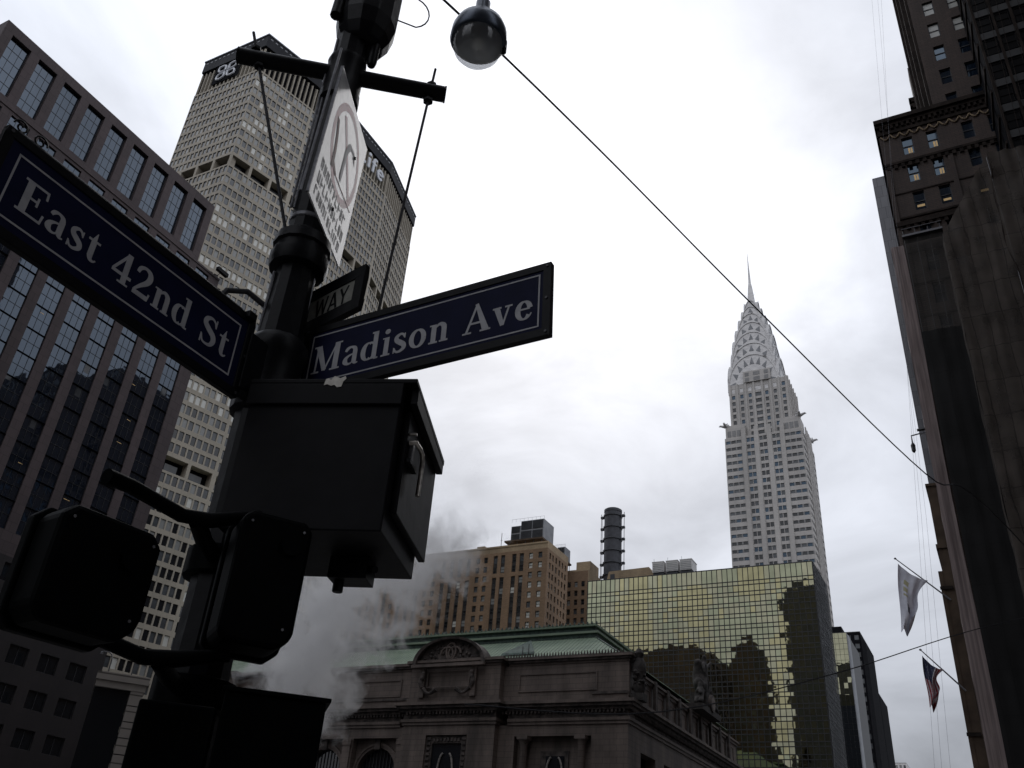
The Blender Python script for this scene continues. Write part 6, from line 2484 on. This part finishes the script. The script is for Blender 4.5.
FA = frame3((1.74, 2.62, 0), -8)
signal_head('black pedestrian signal housing seen from behind, at the left of the lower bracket', FA, 0.39, 0.20, 2.29, 2.69, 0.045)
FB = frame3((2.50, 2.60, 0), -34)
signal_head('black pedestrian signal housing seen from behind, in front of the control cabinet', FB, 0.30, 0.26, 2.43, 2.97, 0.035)
root = thing('signal_bracket', 'pair of black pipe arms holding the two pedestrian signal heads to the post', 'bracket', (PX, PY, 2.3))
for z0, dz, r in ((2.93, 0.06, 0.030), (2.36, 0.04, 0.030)):
    b = MB()
    b.tube([(2.02, 2.86, z0 - 0.0), (2.14, 2.86, z0 + 0.01), (2.38, 2.82, z0 - 0.02), (2.50, 2.78, z0 + 0.0), (2.64, 2.64, z0 + dz)], [r * 1.1, r, r, r * 1.1, r * .8], 'black2', 12)
    b.tube([(2.45, 2.80, z0 - 0.02), (2.60, 2.90, z0 - 0.04), (PX - 0.05, PY - 0.03, z0 - 0.05)], r * 1.2, 'black2', 12)
    b.build('arm', root, smooth=True)
for z0 in (2.88, 2.31):
    b = MB()
    b.lathe((PX, PY, 0), [(0.137, z0 - 0.07), (0.175, z0 - 0.06), (0.175, z0 + 0.06), (0.137, z0 + 0.07)], 'black2', 14)
    b.build('clamp', root, smooth=True)
# lower cabinet
F = frame3((2.53, 2.56, 0), -20)
root = thing('control_cabinet', 'plain black control cabinet at the bottom edge, lowest on the lamp post', 'cabinet', (2.6, 2.6, 1.5))
F = frame3((2.55, 2.53, 0), -47)
b = MB()
b.hexa([F(0, 0, 1.45), F(0.375, 0, 1.45), F(0.375, 0.42, 1.45), F(0, 0.42, 1.45), F(0, 0, 2.245), F(0.375, 0, 2.245), F(0.375, 0.42, 2.245), F(0, 0.42, 2.245)], 'black2')
b.build('body', root, bevel=0.006)
b = MB()
b.hexa([F(-0.012, -0.014, 2.246), F(0.39, -0.014, 2.246), F(0.39, 0.44, 2.246), F(-0.012, 0.44, 2.246), F(-0.012, -0.014, 2.262), F(0.39, -0.014, 2.262), F(0.39, 0.44, 2.29), F(-0.012, 0.44, 2.29)], 'black2')
b.build('lid', root, bevel=0.003)
b = MB()
F5 = frame3((2.345, 2.735, 0), -47)
f3box(b, F5, 0.0, 0.27, 0.02, 0.30, 1.45, 2.185, 'black2')
b.build('side_box', root, bevel=0.01)

# ---------------------------------------------------------------- cables across the street
q = MB()
ends = [V((6.21, 5.04, 12.37)), V((11.04, 4.71, 13.94)), V((17.69, 3.31, 14.34)), V((25.99, 0.58, 13.44)), V((29.97, -1.4, 13.02))]
p0 = V((2.2, 5.2, 10.6))
pts = [p0] + ends + [V((60, -9.5, 11.0))]
sm = catmull([tuple(p) for p in pts], 8)
q.tube(sm, 0.019, 'wire', 6)
tag(recentre(q.build('overhead_cable')), 'long black cable running diagonally across the sky from top centre to right', 'cable')
q = MB()
pts = [V((25.5, 15.0, 7.3)), V((30.34, 10.16, 7.93)), V((41.61, 5.74, 11.76)), V((52.0, -0.28, 16.29)), V((72, -9.5, 23.5))]
q.tube(catmull([tuple(p) for p in pts], 8), 0.026, 'wire', 6)
tag(recentre(q.build('overhead_cable')), 'lower thin cable rising from the gold hotel towards the netted scaffold', 'cable')

# ================================================================== steam
m = bpy.data.materials.new('steam')
m.use_nodes = True
nt = m.node_tree
nt.nodes.remove(nt.nodes['Principled BSDF'])
out = nt.nodes['Material Output']
pv = nt.nodes.new('ShaderNodeVolumePrincipled')
pv.inputs['Color'].default_value = (0.998, 0.998, 1.0, 1)
pv.inputs['Anisotropy'].default_value = -0.2
tc = nt.nodes.new('ShaderNodeTexCoord')
STEAM = [((29.6, 24.6, 5.2), 1.0), ((29.0, 24.6, 8.0), 1.6), ((28.7, 24.7, 10.0), 2.3), ((29.3, 24.0, 12.2), 2.6), ((30.6, 22.4, 14.2), 2.5), ((31.6, 21.0, 15.8), 2.2), ((32.3, 19.8, 17.6), 2.0)]
no = nt.nodes.new('ShaderNodeTexNoise')
no.inputs['Scale'].default_value = 0.75
no.inputs['Detail'].default_value = 5
no.inputs['Roughness'].default_value = 0.62
no.inputs['Distortion'].default_value = 0.6
nt.links.new(tc.outputs['Object'], no.inputs['Vector'])
# distance from the plume axis, smooth union over blobs
prev = None
for (c, r) in STEAM:
    vm = nt.nodes.new('ShaderNodeVectorMath')
    vm.operation = 'DISTANCE'
    nt.links.new(tc.outputs['Object'], vm.inputs[0])
    vm.inputs[1].default_value = c
    dv = nt.nodes.new('ShaderNodeMath')
    dv.operation = 'DIVIDE'
    nt.links.new(vm.outputs['Value'], dv.inputs[0])
    dv.inputs[1].default_value = r
    if prev is None:
        prev = dv
    else:
        mn = nt.nodes.new('ShaderNodeMath')
        mn.operation = 'SMOOTH_MIN'
        nt.links.new(prev.outputs[0], mn.inputs[0])
        nt.links.new(dv.outputs[0], mn.inputs[1])
        mn.inputs[2].default_value = 0.25
        prev = mn
# density = clamp((noise*1.9 - d) ...)
ma = nt.nodes.new('ShaderNodeMath')
ma.operation = 'MULTIPLY_ADD'
nt.links.new(no.outputs['Fac'], ma.inputs[0])
ma.inputs[1].default_value = 4.2
ma.inputs[2].default_value = -1.15
sb = nt.nodes.new('ShaderNodeMath')
sb.operation = 'SUBTRACT'
nt.links.new(ma.outputs[0], sb.inputs[0])
nt.links.new(prev.outputs[0], sb.inputs[1])
mr = nt.nodes.new('ShaderNodeMapRange')
mr.inputs['From Min'].default_value = -0.05
mr.inputs['From Max'].default_value = 0.9
mr.inputs['To Min'].default_value = 0.0
mr.inputs['To Max'].default_value = 3.2
nt.links.new(sb.outputs[0], mr.inputs[0])
sep = nt.nodes.new('ShaderNodeSeparateXYZ')
nt.links.new(tc.outputs['Object'], sep.inputs[0])
fade = nt.nodes.new('ShaderNodeMapRange')
fade.inputs['From Min'].default_value = 11.5
fade.inputs['From Max'].default_value = 17.0
fade.inputs['To Min'].default_value = 1.0
fade.inputs['To Max'].default_value = 0.02
nt.links.new(sep.outputs[2], fade.inputs[0])
mu = nt.nodes.new('ShaderNodeMath')
mu.operation = 'MULTIPLY'
nt.links.new(mr.outputs[0], mu.inputs[0])
nt.links.new(fade.outputs[0], mu.inputs[1])
nt.links.new(mu.outputs[0], pv.inputs['Density'])
nt.links.new(pv.outputs[0], out.inputs['Volume'])
# hull around the plume
bm = bmesh.new()
q = MB()
path = [V((29.8, 24.8, 0.15))] + [V(c) for c, r in STEAM] + [V((33.0, 18.6, 20.5))]
rad = [0.9] + [r * 1.45 for c, r in STEAM] + [1.2]
q.mats.append(m)
q.tube(path, rad, m, 20)
o = q.build('steam', smooth=True)
o['kind'] = 'stuff'
o['label'] = 'white steam billowing up from the street in front of the terminal'
o['category'] = 'steam'

# ================================================================== light
w = bpy.data.worlds.new('World')
S.world = w
w.use_nodes = True
nt = w.node_tree
bg = nt.nodes['Background']
SUN_AZ, SUN_EL = 27.0, 42.0
sky = nt.nodes.new('ShaderNodeTexSky')
sky.sky_type = 'NISHITA'
sky.sun_disc = False
sky.sun_elevation = math.radians(SUN_EL)
sky.sun_rotation = math.radians(90 - SUN_AZ)
sky.air_density = 1.0
sky.dust_density = 3.0
tc = nt.nodes.new('ShaderNodeTexCoord')
# cloud deck: bright where the sun sits behind it, grey lower down
sd = V((math.cos(math.radians(SUN_AZ)) * math.cos(math.radians(SUN_EL)), math.sin(math.radians(SUN_AZ)) * math.cos(math.radians(SUN_EL)), math.sin(math.radians(SUN_EL))))
dot = nt.nodes.new('ShaderNodeVectorMath')
dot.operation = 'DOT_PRODUCT'
nt.links.new(tc.outputs['Generated'], dot.inputs[0])
dot.inputs[1].default_value = sd
glow = nt.nodes.new('ShaderNodeValToRGB')
cr = glow.color_ramp
cr.elements[0].position = 0.0
cr.elements[0].color = (1.20, 1.21, 1.24, 1)
cr.elements[1].position = 1.0
cr.elements[1].color = (1.30, 1.30, 1.31, 1)
for pos, c in ((0.45, (1.10, 1.12, 1.16, 1)), (0.78, (0.87, 0.90, 0.95, 1)), (0.93, (0.98, 1.0, 1.04, 1))):
    e = cr.elements.new(pos)
    e.color = c
nt.links.new(dot.outputs['Value'], glow.inputs[0])
# flatten the direction onto a cloud plane for natural perspective
sp = nt.nodes.new('ShaderNodeSeparateXYZ')
nt.links.new(tc.outputs['Generated'], sp.inputs[0])
az_ = nt.nodes.new('ShaderNodeMath')
az_.operation = 'MAXIMUM'
nt.links.new(sp.outputs[2], az_.inputs[0])
az_.inputs[1].default_value = 0.0
az2 = nt.nodes.new('ShaderNodeMath')
az2.operation = 'ADD'
nt.links.new(az_.outputs[0], az2.inputs[0])
az2.inputs[1].default_value = 0.25
dv = nt.nodes.new('ShaderNodeVectorMath')
dv.operation = 'DIVIDE'
nt.links.new(tc.outputs['Generated'], dv.inputs[0])
cb_ = nt.nodes.new('ShaderNodeCombineXYZ')
for i in range(3):
    nt.links.new(az2.outputs[0], cb_.inputs[i])
nt.links.new(cb_.outputs[0], dv.inputs[1])
cn = nt.nodes.new('ShaderNodeTexNoise')
cn.inputs['Scale'].default_value = 2.3
cn.inputs['Detail'].default_value = 7
cn.inputs['Roughness'].default_value = 0.55
cn.inputs['Distortion'].default_value = 0.4
nt.links.new(dv.outputs[0], cn.inputs['Vector'])
cm = nt.nodes.new('ShaderNodeMapRange')
cm.inputs['From Min'].default_value = 0.3
cm.inputs['From Max'].default_value = 0.7
cm.inputs['To Min'].default_value = 0.66
cm.inputs['To Max'].default_value = 1.12
nt.links.new(cn.outputs['Fac'], cm.inputs[0])
# darker towards the horizon
hz = nt.nodes.new('ShaderNodeMapRange')
hz.inputs['From Min'].default_value = 0.0
hz.inputs['From Max'].default_value = 0.62
hz.inputs['To Min'].default_value = 0.26
hz.inputs['To Max'].default_value = 1.0
nt.links.new(sp.outputs[2], hz.inputs[0])
m1 = nt.nodes.new('ShaderNodeMath')
m1.operation = 'MULTIPLY'
nt.links.new(cm.outputs[0], m1.inputs[0])
nt.links.new(hz.outputs[0], m1.inputs[1])
vs = nt.nodes.new('ShaderNodeVectorMath')
vs.operation = 'SCALE'
nt.links.new(glow.outputs[0], vs.inputs[0])
nt.links.new(m1.outputs[0], vs.inputs['Scale'])
# cloud colour is given for background strength 0.1
vk = nt.nodes.new('ShaderNodeVectorMath')
vk.operation = 'SCALE'
nt.links.new(vs.outputs[0], vk.inputs[0])
vk.inputs['Scale'].default_value = 10.0
mx = nt.nodes.new('ShaderNodeMix')
mx.data_type = 'RGBA'
mx.inputs[0].default_value = 0.96
nt.links.new(sky.outputs[0], mx.inputs[6])
nt.links.new(vk.outputs[0], mx.inputs[7])
tn = nt.nodes.new('ShaderNodeVectorMath')
tn.operation = 'MULTIPLY'
tn.inputs[1].default_value = (0.955, 0.975, 1.03)
nt.links.new(mx.outputs[2], tn.inputs[0])
nt.links.new(tn.outputs[0], bg.inputs['Color'])
bg.inputs['Strength'].default_value = 0.1
sl = bpy.data.lights.new('sun', 'SUN')
sl.energy = 0.5
sl.angle = math.radians(40)
sl.color = (1.0, 0.97, 0.93)
so = bpy.data.objects.new('sun', sl)
COL.objects.link(so)
so.location = (0, 0, 300)
so.rotation_euler = (-sd).to_track_quat('-Z', 'Y').to_euler()

S.view_settings.view_transform = 'Standard'
S.view_settings.look = 'None'
S.view_settings.exposure = 0.15
S.view_settings.gamma = 1.0
S.render.engine = 'CYCLES'
S.cycles.use_denoising = True
S.cycles.max_bounces = 20
S.cycles.diffuse_bounces = 3
S.cycles.glossy_bounces = 4
S.cycles.transmission_bounces = 6
S.cycles.transparent_max_bounces = 12
S.cycles.volume_bounces = 18
S.cycles.volume_step_rate = 2.0
S.cycles.volume_max_steps = 64
S.cycles.caustics_reflective = False
S.cycles.caustics_refractive = False
